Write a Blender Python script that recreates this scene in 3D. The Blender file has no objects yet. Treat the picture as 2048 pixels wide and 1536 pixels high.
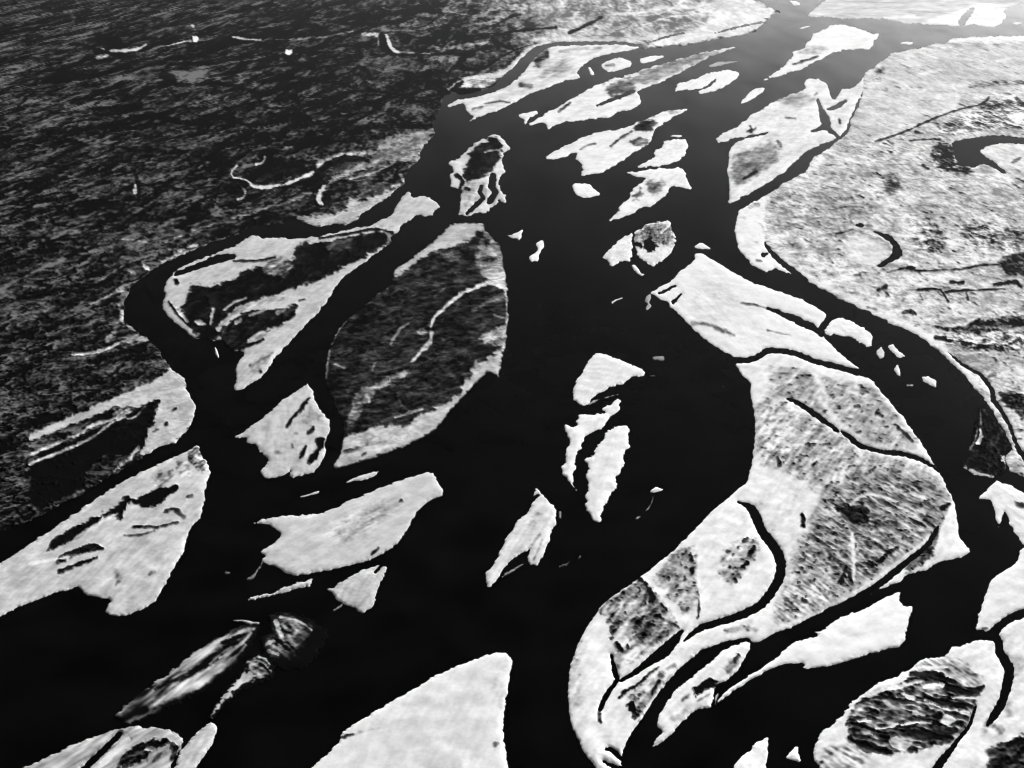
# Aerial view over a braided river: dark scrub plain, pale grass plain, black water and sand bars.
import bpy, math
import numpy as np

# ------------------------------------------------------------------ camera geometry
W, HH = 2048.0, 1536.0            # image size in pixels; outlines are traced in image coordinates
FOC = 2300.0
ALT = 1000.0                      # metres above the river
PITCH = math.atan(1028.0 / FOC)
SP, CP = math.sin(PITCH), math.cos(PITCH)


def ground(px, py):
    """image pixel -> metres on the ground plane"""
    u = px - W / 2
    v = HH / 2 - py
    t = ALT / (FOC * SP - v * CP)
    return u * t, (FOC * CP + v * SP) * t


def cellsize(px, py, step):
    v = HH / 2 - py
    t = ALT / (FOC * SP - v * CP)
    gx = t * step
    gy = FOC * t * t / ALT * step
    return gx, gy


# ------------------------------------------------------------------ noise
def perlin(x, y, seed):
    xi = np.floor(x).astype(np.int64)
    yi = np.floor(y).astype(np.int64)
    xf = x - xi
    yf = y - yi
    u = xf * xf * xf * (xf * (xf * 6 - 15) + 10)
    v = yf * yf * yf * (yf * (yf * 6 - 15) + 10)

    def g(ix, iy, dx, dy):
        h = (ix * 374761393 + iy * 668265263 + seed * 974711) & 0xffffffff
        h = ((h ^ (h >> 13)) * 1274126177) & 0xffffffff
        a = ((h ^ (h >> 16)) & 0xffff) * (2 * math.pi / 65536.0)
        return np.cos(a) * dx + np.sin(a) * dy
    n00 = g(xi, yi, xf, yf)
    n10 = g(xi + 1, yi, xf - 1, yf)
    n01 = g(xi, yi + 1, xf, yf - 1)
    n11 = g(xi + 1, yi + 1, xf - 1, yf - 1)
    a = n00 + u * (n10 - n00)
    b = n01 + u * (n11 - n01)
    return (a + v * (b - a)) * 3.6          # about unit deviation


def fbm(gx, gy, cell, seed, lams, ang=0.0, ratio=1.0, lo=1.7, hi=60.0):
    """band-limited noise on the ground, unit deviation; long waves fade where they are huge against a cell"""
    ca, sa = math.cos(math.radians(ang)), math.sin(math.radians(ang))
    a = (gx * ca + gy * sa) / ratio
    b = -gx * sa + gy * ca
    cell = cell / math.sqrt(ratio)
    out = np.zeros_like(gx)
    p = np.full_like(gx, 1e-6)
    for k, lam in enumerate(lams):
        w = np.clip(lam / (lo * cell) - 0.6, 0, 1) * np.clip(1.6 - lam / (hi * cell), 0, 1)
        if w.max() <= 0:
            continue
        out += w * perlin(a / lam + 17.3 * k, b / lam - 9.1 * k, seed + k)
        p += w * w
    return out / np.sqrt(p)


def scars(gx, gy, cell, seed, lam, ang, ratio, wide=1.0):
    """thin winding lines (zero lines of a slow noise): traces of abandoned channels, 0..1"""
    ca, sa = math.cos(math.radians(ang)), math.sin(math.radians(ang))
    a = (gx * ca + gy * sa) / ratio / lam
    b = (-gx * sa + gy * ca) / lam
    wob = 0.25 * perlin(a * 3.1, b * 2.3, seed + 3)
    n = np.abs(perlin(a + 0.3 * wob, b + wob, seed))
    w = np.clip(2.6 * wide * cell / lam, 0.03, 0.6)
    gate = sm01(0.8 + 1.2 * perlin(a * 0.9 + 5, b * 0.8 - 3, seed + 1))
    return np.clip(1.4 - n / w, 0, 1) * gate * np.clip(lam / (9 * cell) - 0.5, 0, 1)


def sm01(x):
    x = np.clip(x, 0, 1)
    return x * x * (3 - 2 * x)


LAMS = [1600, 800, 400, 200, 100, 50, 25, 12.5, 6.2]


# ------------------------------------------------------------------ outlines
def pts(s):
    return np.array([[float(q) for q in t.split(',')] for t in s.split()])


def soften(P, r=0.17):
    Q = np.roll(P, -1, 0)
    out = np.empty((len(P) * 2, 2))
    out[0::2] = P * (1 - r) + Q * r
    out[1::2] = P * r + Q * (1 - r)
    return out


def sdf_poly(P, X, Y):
    """signed distance, positive inside"""
    d2 = np.full(X.shape, 1e18)
    ins = np.zeros(X.shape, bool)
    n = len(P)
    for i in range(n):
        ax, ay = P[i]
        bx, by = P[(i + 1) % n]
        ex, ey = bx - ax, by - ay
        L = ex * ex + ey * ey
        if L < 1e-9:
            continue
        wx = X - ax
        wy = Y - ay
        t = np.clip((wx * ex + wy * ey) / L, 0, 1)
        np.minimum(d2, (wx - t * ex) ** 2 + (wy - t * ey) ** 2, out=d2)
        if ay != by:
            c = ((ay > Y) != (by > Y)) & (X < ax + (Y - ay) * ex / ey)
            ins ^= c
    return np.where(ins, 1, -1) * np.sqrt(d2)


def sdf_line(P, X, Y):
    """polyline x,y,width -> positive inside the band"""
    best = np.full(X.shape, -1e9)
    if len(P) == 1:
        return P[0, 2] / 2 - np.hypot(X - P[0, 0], Y - P[0, 1])
    for i in range(len(P) - 1):
        ax, ay, aw = P[i]
        bx, by, bw = P[i + 1]
        ex, ey = bx - ax, by - ay
        L = ex * ex + ey * ey + 1e-9
        t = np.clip(((X - ax) * ex + (Y - ay) * ey) / L, 0, 1)
        d = np.hypot(X - ax - t * ex, Y - ay - t * ey)
        np.maximum(best, (aw + (bw - aw) * t) / 2 - d, out=best)
    return best


def smooth_line(P):
    """Catmull-Rom through the digitised points"""
    if len(P) < 3:
        return P
    Q = np.vstack([2 * P[0] - P[1], P, 2 * P[-1] - P[-2]])
    out = []
    for i in range(1, len(Q) - 2):
        for t in (0, 0.34, 0.67):
            a, b, c, d = Q[i - 1], Q[i], Q[i + 1], Q[i + 2]
            out.append(0.5 * (2 * b + (c - a) * t + (2 * a - 5 * b + 4 * c - d) * t * t
                              + (3 * b - a - 3 * c + d) * t ** 3))
    out.append(P[-1])
    R = np.array(out)
    R[:, 2] = np.maximum(R[:, 2], 0.6)
    return R


# features of a piece of land
def P(c, s, amp=None, fe=3.0, nm=None, label=None, cat=None, st=None):
    return dict(k='p', c=c, P=pts(s), amp=amp, fe=fe, nm=nm, label=label, cat=cat, st=st)


def S(c, s, amp=None, fe=1.6, nm=None, label=None, cat=None):
    return dict(k='s', c=c, P=smooth_line(pts(s)), amp=amp, fe=fe, nm=nm, label=label, cat=cat, st=None)


def C(s, nm=None, label=None, cat=None):
    return dict(k='c', P=smooth_line(pts(s)), nm=nm, label=label, cat=cat)


def Ho(s):
    return dict(k='h', P=pts(s))


UNITS = []


def U(name, cat, label, poly, base=0.1, amp=0.05, f=(), edge=1.3, rim=0.06, st=(0, 1), kind=None, group=None, raw=False, spot=0.0):
    UNITS.append(dict(name=name, cat=cat, label=label, poly=pts(poly), base=base, amp=amp, f=list(f), edge=edge,
                      rim=rim, st=st, kind=kind, group=group, raw=raw, spot=spot))


def bar(label, poly, **k):
    U('sandbar', 'sandbar', label, poly, **k)


def isle(label, poly, **k):
    U('river_island', 'island', label, poly, **k)


def bit(label, line, base=0.1, **k):
    """a scrap of sand given as a short band"""
    U('sand_patch', 'sand patch', label, line, base=base, rim=0.0, **k)


# ------------------------------------------------------------------ the two plains
U('floodplain', None, None,
  "-1480,-252 1380,-252 1400,-200 1330,-120 1380,-60 1470,-25 1505,0 1530,8 1563,25 1543,32 1525,49 1513,62 1480,72 1443,77 1405,84 1368,90 1330,94 1305,96 1283,97 1245,87 1193,86 1118,88 1093,92 1075,100 1055,118 1035,140 1010,160 988,178 950,189 920,194 907,188 905,183 890,192 882,215 875,232 865,252 871,262 862,277 845,297 840,317 832,327 815,342 807,367 797,377 775,395 750,412 730,425 715,437 702,447 690,451 685,447 650,452 630,454 610,446 595,441 585,440 565,446 530,450 500,460 465,472 427,485 390,500 360,512 330,525 302,542 282,560 260,577 250,600 250,615 247,640 250,647 270,657 285,672 300,680 315,697 325,712 338,732 347,740 355,747 372,757 372,775 380,790 390,805 390,830 382,850 365,872 350,886 327,892 310,901 290,910 270,927 222,953 190,972 155,993 60,1042 -100,1105 -400,1240 -900,1500 -1490,1800",
  base=0.845, amp=0.132, st=(72, 3.2), kind='structure', raw=True, rim=0.0, edge=1.5, f=[
   # paler ground at the plain's head, partly haze and glare put into colour
   P(0.74, "700,-40 1000,-60 1300,60 1100,90 980,130 900,150 840,120 780,60", fe=40),
   P(0.48, "960,-80 1480,-80 1560,25 1290,90 1060,88 1000,60", fe=30),
   P(0.30, "1040,-80 1520,-80 1560,25 1290,90 1120,88 1080,60", amp=0.12, fe=14),
   P(0.05, "1400,-40 1470,-30 1505,0 1563,25 1543,32 1525,49 1513,62 1480,72 1443,77 1405,84 1368,90 1330,94 1290,97 1300,84 1330,72 1370,62 1412,50 1420,36 1430,24 1440,8", fe=5, nm='sand_flat', label='bright white sand flat on the far bank ending in a point in the grey channel', cat='sand flat'),
   S(0.10, "1210,30,4 1270,27,7 1330,17,9 1380,15,10 1440,8,14", fe=4),
   S(0.12, "1068,79,8 1130,80,9 1220,80,9 1283,78,10 1340,68,8", fe=4),
   S(0.14, "1100,84,5 1062,97,9 1040,118,11 1015,141,12 985,152,12 945,156,8 925,163,9 910,172,8 898,181,7", fe=3),
   S(0.18, "925,170,14 955,168,18 985,162,16", fe=3),
   S(0.35, "1090,140,2 1110,130,2", fe=3),
   C("1283,92,6 1245,87,6 1193,86,6 1118,88,7 1093,92,8 1075,100,13 1055,118,18 1035,141,20 1010,162,20 988,178,9 950,189,7 920,194,7 907,190,12", 'creek', 'narrow dark creek behind the long far bank strip, joining the grey channel', 'creek'),
   C("1295,86,2 1330,75,4 1368,66,2"), C("1430,66,2 1473,55,4 1525,44,3"),
   S(0.97, "905,182,10 915,172,8 925,165,7"),
   # dark streams and streaks
   S(0.99, "1138,67,6 1175,50,6 1203,35,4.5"), S(1.0, "900,92,3 950,80,4.5 1000,70,4.5 1050,61,4.5 1112,56,4.5"),
   S(1.0, "155,91,7.5 177,94,6 205,105,6 240,109,6 270,105,6 290,99,6 327,86,6 365,77,4.5"),
   S(1.0, "195,80,12 215,80,18 240,85,12"),
   S(1.0, "480,128,6 527,120,6 577,110,6 615,100,6 652,92,4.5 687,92,4.5 750,95,6"),
   S(1.0, "420,155,6 477,144,4.5 527,135,4.5 602,129,6"), S(1.0, "352,172,7.5 440,168,7.5 490,178,9 530,189,9 577,172,9 615,166,6"),
   S(1.0, "265,240,6 302,232,12 352,245,10.5 402,248,7.5 465,243,6"), S(1.0, "325,152,15 345,160,18 320,172,12"),
   S(1.0, "160,160,6 190,152,6 205,165,4.5"), S(1.0, "155,207,6 190,200,6 225,196,4.5"),
   S(1.0, "530,85,4.5 565,80,6 602,72,6 650,70,6 700,60,4.5"), S(1.0, "480,32,3 510,18,4.5 545,6,4.5"),
   S(1.0, "430,300,7.5 470,285,10.5 510,262,7.5"), S(1.0, "560,270,12 590,250,12 612,238,7.5"), S(1.0, "380,335,4.5 420,318,6 470,298,4.5"),
   S(1.0, "665,195,6 710,183,6 780,186,4.5"), S(1.0, "660,155,6 700,146,4.5 720,134,9 738,150,7.5"), S(1.0, "790,205,4.5 815,195,4.5"),
   S(1.0, "815,155,15 850,150,13.5 880,145,6"), S(1.0, "855,172,9 880,170,9"), S(1.0, "600,212,7.5 660,208,6 680,216,4.5"),
   S(1.0, "680,40,4.5 720,30,4.5 770,12,3"), S(1.0, "600,37,4.5 650,42,4.5 700,48,6 760,48,7.5 805,40,4.5"), S(1.0, "600,160,6 660,165,6 700,172,4.5"),
   S(1.0, "770,245,4.5 830,256,6 862,254,4.5"), S(1.0, "860,22,12 880,24,7.5"), S(1.0, "1020,34,6 1040,30,4.5"), S(1.0, "985,82,6 1020,98,7.5 1030,102,4.5"),
   S(0.99, "764,66,4.5 762,80,18 768,94,15 780,107,9 800,110,4.5 875,110,4.5 905,106,12 932,108,13.5 950,110,4.5"),
   # pale ox-bow scars
   S(0.12, "202,98,2 227,102,5 250,102,7 275,99,4 293,90,2", nm='meander_scar', label='pale curved meander scar, first one in from the far left of the dark plain', cat='meander scar'),
   S(0.2, "322,95,1 355,88,4 381,81,3", nm='meander_scar', label='pale thin scar ending in a round white spot on the dark plain', cat='meander scar'),
   S(0.2, "195,116,6 215,113,5", fe=3),
   P(0.0, "384,79 388,73 394,73 398,79 394,85 388,85", fe=1, nm='white_spot', label='round white spot at the end of a thin pale scar on the dark plain', cat='bare spot'),  # small flat patch set to the palest tone
   P(0.0, "570,104 572,99 583,99 584,105 582,110 572,110", fe=1, nm='white_spot', label='squarish white spot beside a dark streak on the dark plain', cat='bare spot'),  # second small patch of the palest tone
   S(0.3, "384,52,4 387,53,4"),
   S(0.1, "465,74,3 490,79,5 522,81,3", nm='meander_scar', label='pale short scar between the two white spots, above the squarish one', cat='meander scar'),
   S(0.5, "552,80,2 590,79,3 650,75,4 675,69,4 705,64,3"), S(0.25, "728,68,8 752,70,10"), S(0.3, "757,78,4 757,90,4"),
   S(0.1, "773,70,4 777,83,6 783,97,7 797,106,3", nm='meander_scar', label='bright sand hook curling round a black crescent of water on the far dark plain', cat='meander scar'),
   S(0.3, "870,101,3 925,93,5 975,85,4", fe=3), S(0.45, "925,40,4 935,20,5"), S(0.4, "800,105,3 860,108,2"),
   S(0.1, "625,346,9 610,353,8 602,357,4 585,364,6 565,370,6 530,377,7 508,373,6 500,367,4 490,360,3 467,355,4 464,344,3 475,332,3", nm='meander_scar', label='longest bright curved scar on the dark plain, shaped like a shallow bowl', cat='meander scar'),
   P(0.97, "505,340 520,328 560,322 600,325 615,335 600,350 560,362 530,366 510,360", amp=0.06, fe=5),
   S(0.2, "530,315,5 525,327,6 512,330,5"), S(0.55, "500,299,3 540,296,6 565,299,4 590,292,4"),
   S(0.35, "475,369,2 490,382,4 487,395,5 475,401,3"),
   S(0.2, "271,372,5 271,386,9"), S(0.98, "272,350,5 275,366,5 279,382,6 275,402,5"),
   # gravel scrolls beside the river
   P(0.42, "865,260 868,268 845,297 840,316 832,326 790,325 735,338 690,352 660,372 645,385 640,400 633,398 640,380 660,360 690,342 735,326 757,300 762,288 795,272 830,262", amp=0.1, fe=4, nm='gravel_flat', label='grey gravel flat sweeping back from the river into the dark plain', cat='gravel flat'),
   S(0.3, "767,304,5 725,308,8 687,312,9 655,322,8 637,332,6 633,341,3", fe=3),
   S(0.97, "632,352,10 645,340,12 662,328,14 690,319,14 720,320,10 735,324,4"),
   S(0.97, "622,392,12 630,370,12 648,352,10"),
   S(0.12, "648,374,6 639,388,9 638,402,10 646,410,6", nm='meander_scar', label='bright crescent of sand beside the river, next to the grey gravel flat', cat='meander scar'),
   P(0.84, "655,378 700,358 760,345 800,338 795,372 770,390 735,402 700,408 665,418 650,410", amp=0.14, fe=4, nm='scrub_thicket', label='dark scrub thicket inside the bright sand crescent on the river bank', cat='scrub'),
   S(0.4, "700,360,3 750,345,4 785,330,4"), S(0.5, "765,366,3 785,352,3 790,340,3"), S(0.35, "784,374,5 800,370,5"), S(0.4, "800,350,6 808,362,6"),
   P(0.28, "592,437 620,435 650,432 690,425 700,400 715,398 735,402 770,387 797,374 790,385 750,413 702,447 690,451 650,452 630,454 610,446", amp=0.06, fe=3, nm='sand_bench', label='grey sand bench along the river edge, below the dark thicket', cat='sand bench'),
   S(0.55, "622,387,6 585,402,5 540,415,4 490,432,3 440,445,4 390,462,4 352,477,4 322,485,5", fe=3),
   S(0.5, "490,465,3 440,480,3 402,495,3 365,507,4 325,524,4", fe=2), S(0.25, "375,496,3 395,492,6"), S(0.3, "358,503,5 368,500,5"),
   S(0.96, "565,435,10 510,445,12 470,458,10 420,470,6", fe=4),
   S(0.3, "288,534,6 296,538,9"), S(0.45, "277,563,4 245,575,4 233,583,3"), S(0.4, "222,590,3 202,601,3 182,611,3"), S(0.45, "238,585,8 247,580,8"),
   S(0.35, "238,612,5 246,632,8 243,645,9", fe=3), S(0.5, "237,648,9 228,665,11 216,682,10", fe=4), S(0.4, "255,652,6 264,657,4"), S(0.45, "258,542,6 272,548,4"),
   S(0.6, "245,480,3 275,482,3 295,486,3"), S(0.6, "180,560,4 205,560,4"),
   S(0.15, "145,712,4 160,711,5 190,707,7 222,696,6 240,687,4", nm='meander_scar', label='bright sand streak on the dark plain, running left from the outer bank of the bend', cat='meander scar'),
   P(0.42, "240,690 260,674 280,670 298,681 285,685 262,690", amp=0.08, fe=3),
   P(0.98, "165,735 190,718 230,703 265,693 290,690 297,700 285,708 240,712 200,722", amp=0.04, fe=4),
   # point bar on the lower left
   P(0.24, "60,870 155,828 165,825 215,803 265,782 302,767 327,750 340,735 349,742 373,757 373,775 382,790 392,805 392,830 383,850 365,873 350,887 327,893 295,911 279,913 291,890 297,872 295,862 310,847 314,822 322,803 308,802 290,811 275,818 255,815 225,818 205,826 190,835 170,842 155,848 60,885", amp=0.045, fe=2, nm='sand_bench', label='grey sand bench ending in a round nose where the side channel joins, lower left', cat='sand bench'),
   P(0.99, "60,915 155,878 200,855 262,832 297,809 315,806 308,845 294,862 288,880 283,900 268,915 222,950 155,985 60,1030", amp=0.03, fe=3, nm='scrub_thicket', label='black wet thicket between pale sand strips at the lower left edge', cat='scrub'),
   S(0.3, "60,912,7 155,872,6 185,852,6 222,842,6 262,826,4"), S(0.3, "60,930,6 155,892,6 190,873,6 222,850,5 250,836,5"),
   P(0.35, "222,832 235,822 262,820 255,826 235,833", fe=3), S(0.3, "290,815,3 272,835,4 255,840,3"),
   S(0.25, "276,899,8 262,917,8 240,933,7 220,950,3"), P(0.82, "180,935 200,920 240,910 265,912 225,945 190,965 165,970", amp=0.1, fe=4),
   S(0.75, "347,823,3 352,819,4"), S(0.85, "331,852,7 335,850,7"), S(0.6, "308,864,6 315,860,7"),
  ])

U('grass_plain', None, None,
  "3550,60 2400,66 2048,72 1986,72 1936,74 1906,77 1889,86 1871,88 1843,95 1798,104 1781,107 1768,120 1751,132 1728,146 1726,168 1722,188 1708,220 1698,245 1694,262 1683,277 1648,302 1626,315 1616,335 1608,345 1576,362 1550,378 1530,392 1493,410 1478,420 1472,440 1469,460 1472,485 1483,507 1503,530 1518,537 1533,546 1543,542 1549,537 1566,543 1582,548 1600,556 1616,563 1648,580 1686,602 1723,617 1753,632 1786,650 1818,662 1848,680 1873,700 1898,722 1926,747 1946,772 1966,795 1981,817 1991,835 2003,852 2013,875 2022,890 2026,898 2008,912 2012,930 2022,942 2048,953 2200,1040 2600,1200 3550,1500",
  base=0.19, amp=0.115, st=(-20, 1.3), kind='structure', raw=True, rim=0.08, edge=1.2, spot=0.38, f=[
   P(0.16, "1720,120 1800,100 1990,80 2300,80 2300,200 1960,185 1870,240 1760,280 1700,280", amp=0.06, fe=20),
   S(0.02, "1889,82,8 1936,80,12 2048,79,14 2200,79,12", fe=4),
   C("1722,190,4 1712,212,8 1706,226,6 1700,238,3"), C("1698,246,6 1692,262,9 1686,268,5"),
   S(0.5, "1755,145,10 1765,142,12", fe=4), S(0.4, "1750,162,8 1760,160,6"), S(0.02, "1995,122,5 2020,118,6", fe=3), S(0.05, "1837,150,6 1860,145,5 1890,140,4", fe=3),
   S(0.42, "1941,173,6 1990,168,8 2048,166,7 2200,160,6", fe=3),
   S(0.06, "1905,170,6 1915,190,8 1913,208,8 1890,225,8", fe=3),
   P(0.32, "1873,258 1906,240 1961,214 1981,202 2060,205 2060,255 1998,254 1911,270 1873,268", amp=0.34, fe=6, nm='scrub_patch', label='band of dark speckled bushes just above the black oxbow on the pale plain', cat='scrub'),
   S(0.93, "1751,284,4 1780,275,4 1811,264,4 1861,241,4 1911,222,3 1961,210,4 1978,197,5", nm='ditch', label='long straight dark line crossing the far pale plain towards the oxbow', cat='ditch'),
   P(0.78, "1861,297 1870,290 1900,284 1911,328 1945,340 1940,348 1890,348 1868,330", amp=0.3, fe=4, nm='scrub_patch', label='dark mottled bushes clinging to the left end of the black oxbow', cat='scrub'),
   S(0.85, "1820,282,4 1850,280,3 1880,280,3"), S(0.9, "1845,332,5 1856,338,5"), S(0.8, "1830,265,5 1845,268,4"), S(0.85, "2033,200,8 2048,210,9 2060,215,8"),
   Ho("1903,285 1936,277 1998,270 2060,279 2180,300 2180,312 2060,290 2011,285 1976,290 1958,302 1976,318 1993,328 2014,348 2004,347 1981,330 1961,327 1951,335 1921,332 1911,315 1906,297"),
   P(0.12, "1962,302 1980,292 2011,288 2080,293 2080,330 2016,345 1995,326", amp=0.06, fe=3),
   S(0.7, "2025,325,7 2040,318,6"),
   P(0.03, "1460,440 1478,412 1510,396 1532,390 1529,430 1526,462 1532,486 1547,511 1566,530 1590,552 1549,539 1533,548 1503,532 1470,487", amp=0.03, fe=5, nm='sand_beach', label='smooth white beach curving round the end of the pale plain at the channel fork', cat='beach'),
   S(0.5, "1500,415,5 1515,410,7", fe=4), S(0.6, "1513,522,5 1523,524,4"),
   C("1530,487,4 1543,505,8 1560,522,9 1578,536,10 1596,550,12 1612,562,8"), C("1527,510,7 1534,508,6"),
   S(0.04, "1556,512,5 1580,528,5 1620,556,8 1660,578,12 1723,606,16 1786,638,18 1848,668,16 1905,716,12 1960,775,8", fe=5),
   P(0.28, "1545,395 1620,360 1700,350 1760,400 1730,470 1640,500 1570,510 1540,480 1532,440", amp=0.13, fe=12),
   P(0.10, "1690,480 1740,475 1780,500 1770,520 1740,530 1690,525", amp=0.05, fe=8),
   Ho("1745,462 1761,465 1781,472 1796,487 1804,502 1804,512 1786,522 1763,534 1751,532 1776,517 1786,505 1786,492 1778,482 1761,472"),
   Ho("1711,450 1721,446 1728,450 1723,455"),
   S(0.85, "1672,470,2 1690,465,2 1705,460,2"),
   S(0.93, "1773,546,2 1795,542,3 1813,538,4 1836,543,4 1886,541,4 1923,540,3 1961,532,4 1998,531,3"), S(0.97, "1815,537,9 1826,537,8"), S(0.7, "1708,552,4 1720,552,4"),
   P(0.84, "1998,526 2023,510 2048,502 2200,490 2200,570 2048,553 2011,549 2001,537", amp=0.18, fe=5, nm='scrub_patch', label='dark thicket at the right frame edge level with the small crescent lake', cat='scrub'),
   P(0.42, "1923,440 1986,452 2060,465 2060,500 2011,505 1961,495 1923,490", amp=0.26, fe=8, nm='scrub_patch', label='grey speckled bushes behind the dark thicket at the right frame edge', cat='scrub'),
   P(0.36, "1820,440 1870,445 1900,480 1880,510 1830,495", amp=0.26, fe=8), P(0.38, "1760,360 1800,352 1805,385 1770,390", amp=0.2, fe=8),
   S(0.95, "1903,566,8 1926,567,6"), S(0.93, "1988,571,5 2015,568,8 2033,567,8 2043,578,4"),
   S(0.9, "1836,582,5 1861,579,5 1881,582,4 1896,605,3"), S(0.9, "1891,585,5 1941,582,4 2010,580,2"), S(0.9, "1756,582,4 1771,576,8"), S(0.88, "1808,626,6 1820,624,9 1831,629,5"),
   S(0.5, "1735,616,4 1752,619,5"), S(0.55, "1840,590,3 1845,600,3"), S(0.7, "1932,585,4 1936,602,4"),
   P(0.88, "1868,656 1911,657 1961,640 2041,633 2200,625 2200,660 2048,652 1986,665 1936,674 1898,667", amp=0.26, fe=5, nm='scrub_patch', label='broad dark band of bushes at the right edge above the curving channel', cat='scrub'),
   P(0.36, "1868,674 2060,660 2060,705 1950,704 1880,684", amp=0.34, fe=6),
   S(0.9, "1872,677,8 1890,678,8"), S(0.9, "1925,688,8 1940,690,7"), S(0.9, "1955,697,6 1970,698,5"), S(0.85, "2020,690,7 2040,680,8"),
   C("1896,704,2 1926,730,4 1945,741,5 1961,750,6 1975,767,7 1985,785,8 1987,800,8 2006,827,7 2021,855,6 2031,885,6 2048,914,9 2120,1000,10", 'creek', 'thin black creek running along the right bank, parallel to the curving channel', 'creek'),
   P(0.90, "1995,784 2048,790 2150,790 2150,860 2048,842 2023,822 2003,800", amp=0.2, fe=3, nm='scrub_patch', label='black wet thicket at the right frame edge beside the thin creek', cat='scrub'),
   S(0.6, "1980,753,7 1990,750,8"),
  ])

LAKES = [
  ('oxbow_lake', 'large black oxbow lake with a forked left end at the right frame edge', 'oxbow lake',
   "1903,285 1936,277 1998,270 2060,279 2180,300 2180,312 2060,290 2011,285 1976,290 1958,302 1976,318 1993,328 2014,348 2004,347 1981,330 1961,327 1951,335 1921,332 1911,315 1906,297"),
  ('oxbow_lake', 'small black crescent lake alone on the pale grass plain', 'oxbow lake',
   "1745,462 1761,465 1781,472 1796,487 1804,502 1804,512 1786,522 1763,534 1751,532 1776,517 1786,505 1786,492 1778,482 1761,472"),
  ('pond', 'tiny black pond just left of the tip of the small crescent lake', 'pond',
   "1711,450 1721,446 1728,450 1723,455"),
]

# ------------------------------------------------------------------ far bars, top of the river
U('river_bank', 'river bank', 'pale far bank between the top edge and the grey side channel leading right',
  "1613,34 1623,22 1641,7 1656,-2 1700,-40 1800,-90 2000,-120 2600,-130 3500,-100 3500,10 2400,8 2060,4 2030,10 2016,15 2008,22 2013,37 1998,52 1983,56 1948,50 1926,52 1861,50 1811,46 1786,41 1761,38 1676,38 1671,35",
  base=0.16, amp=0.07, st=(-20, 1.4), rim=0.1, f=[
   P(0.0, "1840,48 1870,36 1910,24 1935,15 1960,8 2016,14 2014,37 1998,53 1983,57 1948,51 1926,53", fe=4, nm='sand_patch'),
   S(0.03, "1770,36,5 1810,34,6 1830,32,4", fe=2), C("1924,44,14 1934,30,12 1945,18,7")])
bar('tiny pale bar in the grey channel at the very top edge', "1578,1 1590,2 1600,5 1600,11 1588,11", base=0.05)
bar('small thin bar just above the broad white bar in the far grey channel', "1596,58 1611,51 1624,51 1613,57", base=0.05)
bar('small sliver of a bar in the grey channel right of the broad white bar', "1798,87 1811,82 1827,85 1821,90", base=0.05)
bar('small sliver of a bar off the far bank at the right edge', "2021,46 2035,43 2046,47 2030,50", base=0.05)
bar('broad white kite-shaped bar dividing the far grey channel', "1520,163 1536,157 1541,150 1563,135 1583,115 1586,105 1608,95 1616,82 1628,67 1643,60 1666,49 1686,49 1721,57 1743,66 1761,67 1751,80 1738,100 1718,99 1691,99 1671,105 1651,112 1611,135 1573,147 1548,155",
    base=0.03, amp=0.04, f=[S(0.75, "1586,130,3 1611,122,4 1636,113,3"), P(0.2, "1590,108 1620,92 1660,98 1640,110", fe=5)])
isle('long far bank strip between the thin creek and the grey main channel', "1283,94 1245,89 1193,88 1118,91 1093,95 1077,103 1057,121 1037,144 1012,165 990,181 952,192 922,197 912,200 893,211 898,216 912,210 927,205 931,218 937,225 946,233 939,243 970,230 1000,220 1030,205 1050,193 1070,184 1105,172 1135,160 1162,156 1160,150 1154,145 1160,137 1173,125 1198,112 1230,106 1263,101",
     base=0.10, amp=0.07, edge=1.0, f=[
      C("1093,92,8 1075,101,13 1055,119,18 1035,142,20 1010,163,20 988,179,9 950,190,7 920,195,7 907,191,12"),
      P(0.72, "1072,105 1090,100 1105,108 1092,120 1078,135 1068,128", amp=0.2, fe=4, nm='scrub_patch'), S(0.55, "1042,172,10 1062,173,9", fe=3), P(0.28, "1085,120 1130,118 1150,130 1120,150 1080,160", fe=8),
      S(0.7, "970,208,3 1000,203,5 1020,206,3"), S(0.6, "945,220,3 965,214,5"), S(0.35, "1120,104,4 1170,98,5 1200,97,4", fe=3), C("919,212,5 925,220,10 932,235,10")])
bar('small white bar with a grey middle tucked under the far bank', "1200,129 1218,120 1243,114 1256,120 1266,128 1258,136 1218,145 1208,140", base=0.06, f=[S(0.4, "1212,132,6 1228,131,5")])
bar('small white bar right of the one with a grey middle', "1278,118 1298,112 1326,110 1328,115 1308,122 1283,128", base=0.04)
bar('tiny upright sliver of a bar left of the one with a grey middle', "1174,134 1181,134 1189,149 1182,151", base=0.04)
isle('long narrow island with grey scrub, far centre, slanting up to the right', "1086,230 1108,217 1143,197 1173,180 1200,167 1228,157 1268,147 1305,132 1343,122 1380,112 1418,102 1478,91 1458,100 1425,112 1400,125 1368,142 1330,160 1293,175 1273,186 1283,195 1280,207 1265,220 1238,222 1218,235 1203,236 1168,240 1125,245 1093,260 1097,250 1083,243 1062,252 1057,248 1072,240",
     base=0.05, amp=0.05, f=[
      P(0.62, "1206,182 1222,170 1240,163 1265,163 1272,178 1262,190 1243,193 1222,192", amp=0.12, fe=4, nm='scrub_patch'),
      P(0.42, "1200,170 1268,148 1343,124 1418,104 1450,100 1400,122 1330,158 1290,170 1272,172 1262,160 1235,162", amp=0.14, fe=5, nm='scrub_patch'),
      S(0.05, "1265,152,8 1275,150,6"), S(0.06, "1225,160,6 1245,157,5"), S(0.7, "1118,224,5 1128,216,6 1140,207,4"),
      C("1193,212,3 1215,203,6 1240,194,6 1266,183,5", 'inlet')])
bar('small patchy bar beside the dark tip of the long narrow island', "1035,230 1050,225 1075,220 1077,228 1062,235 1057,240 1050,250 1047,240", base=0.08, edge=1.8)
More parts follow.
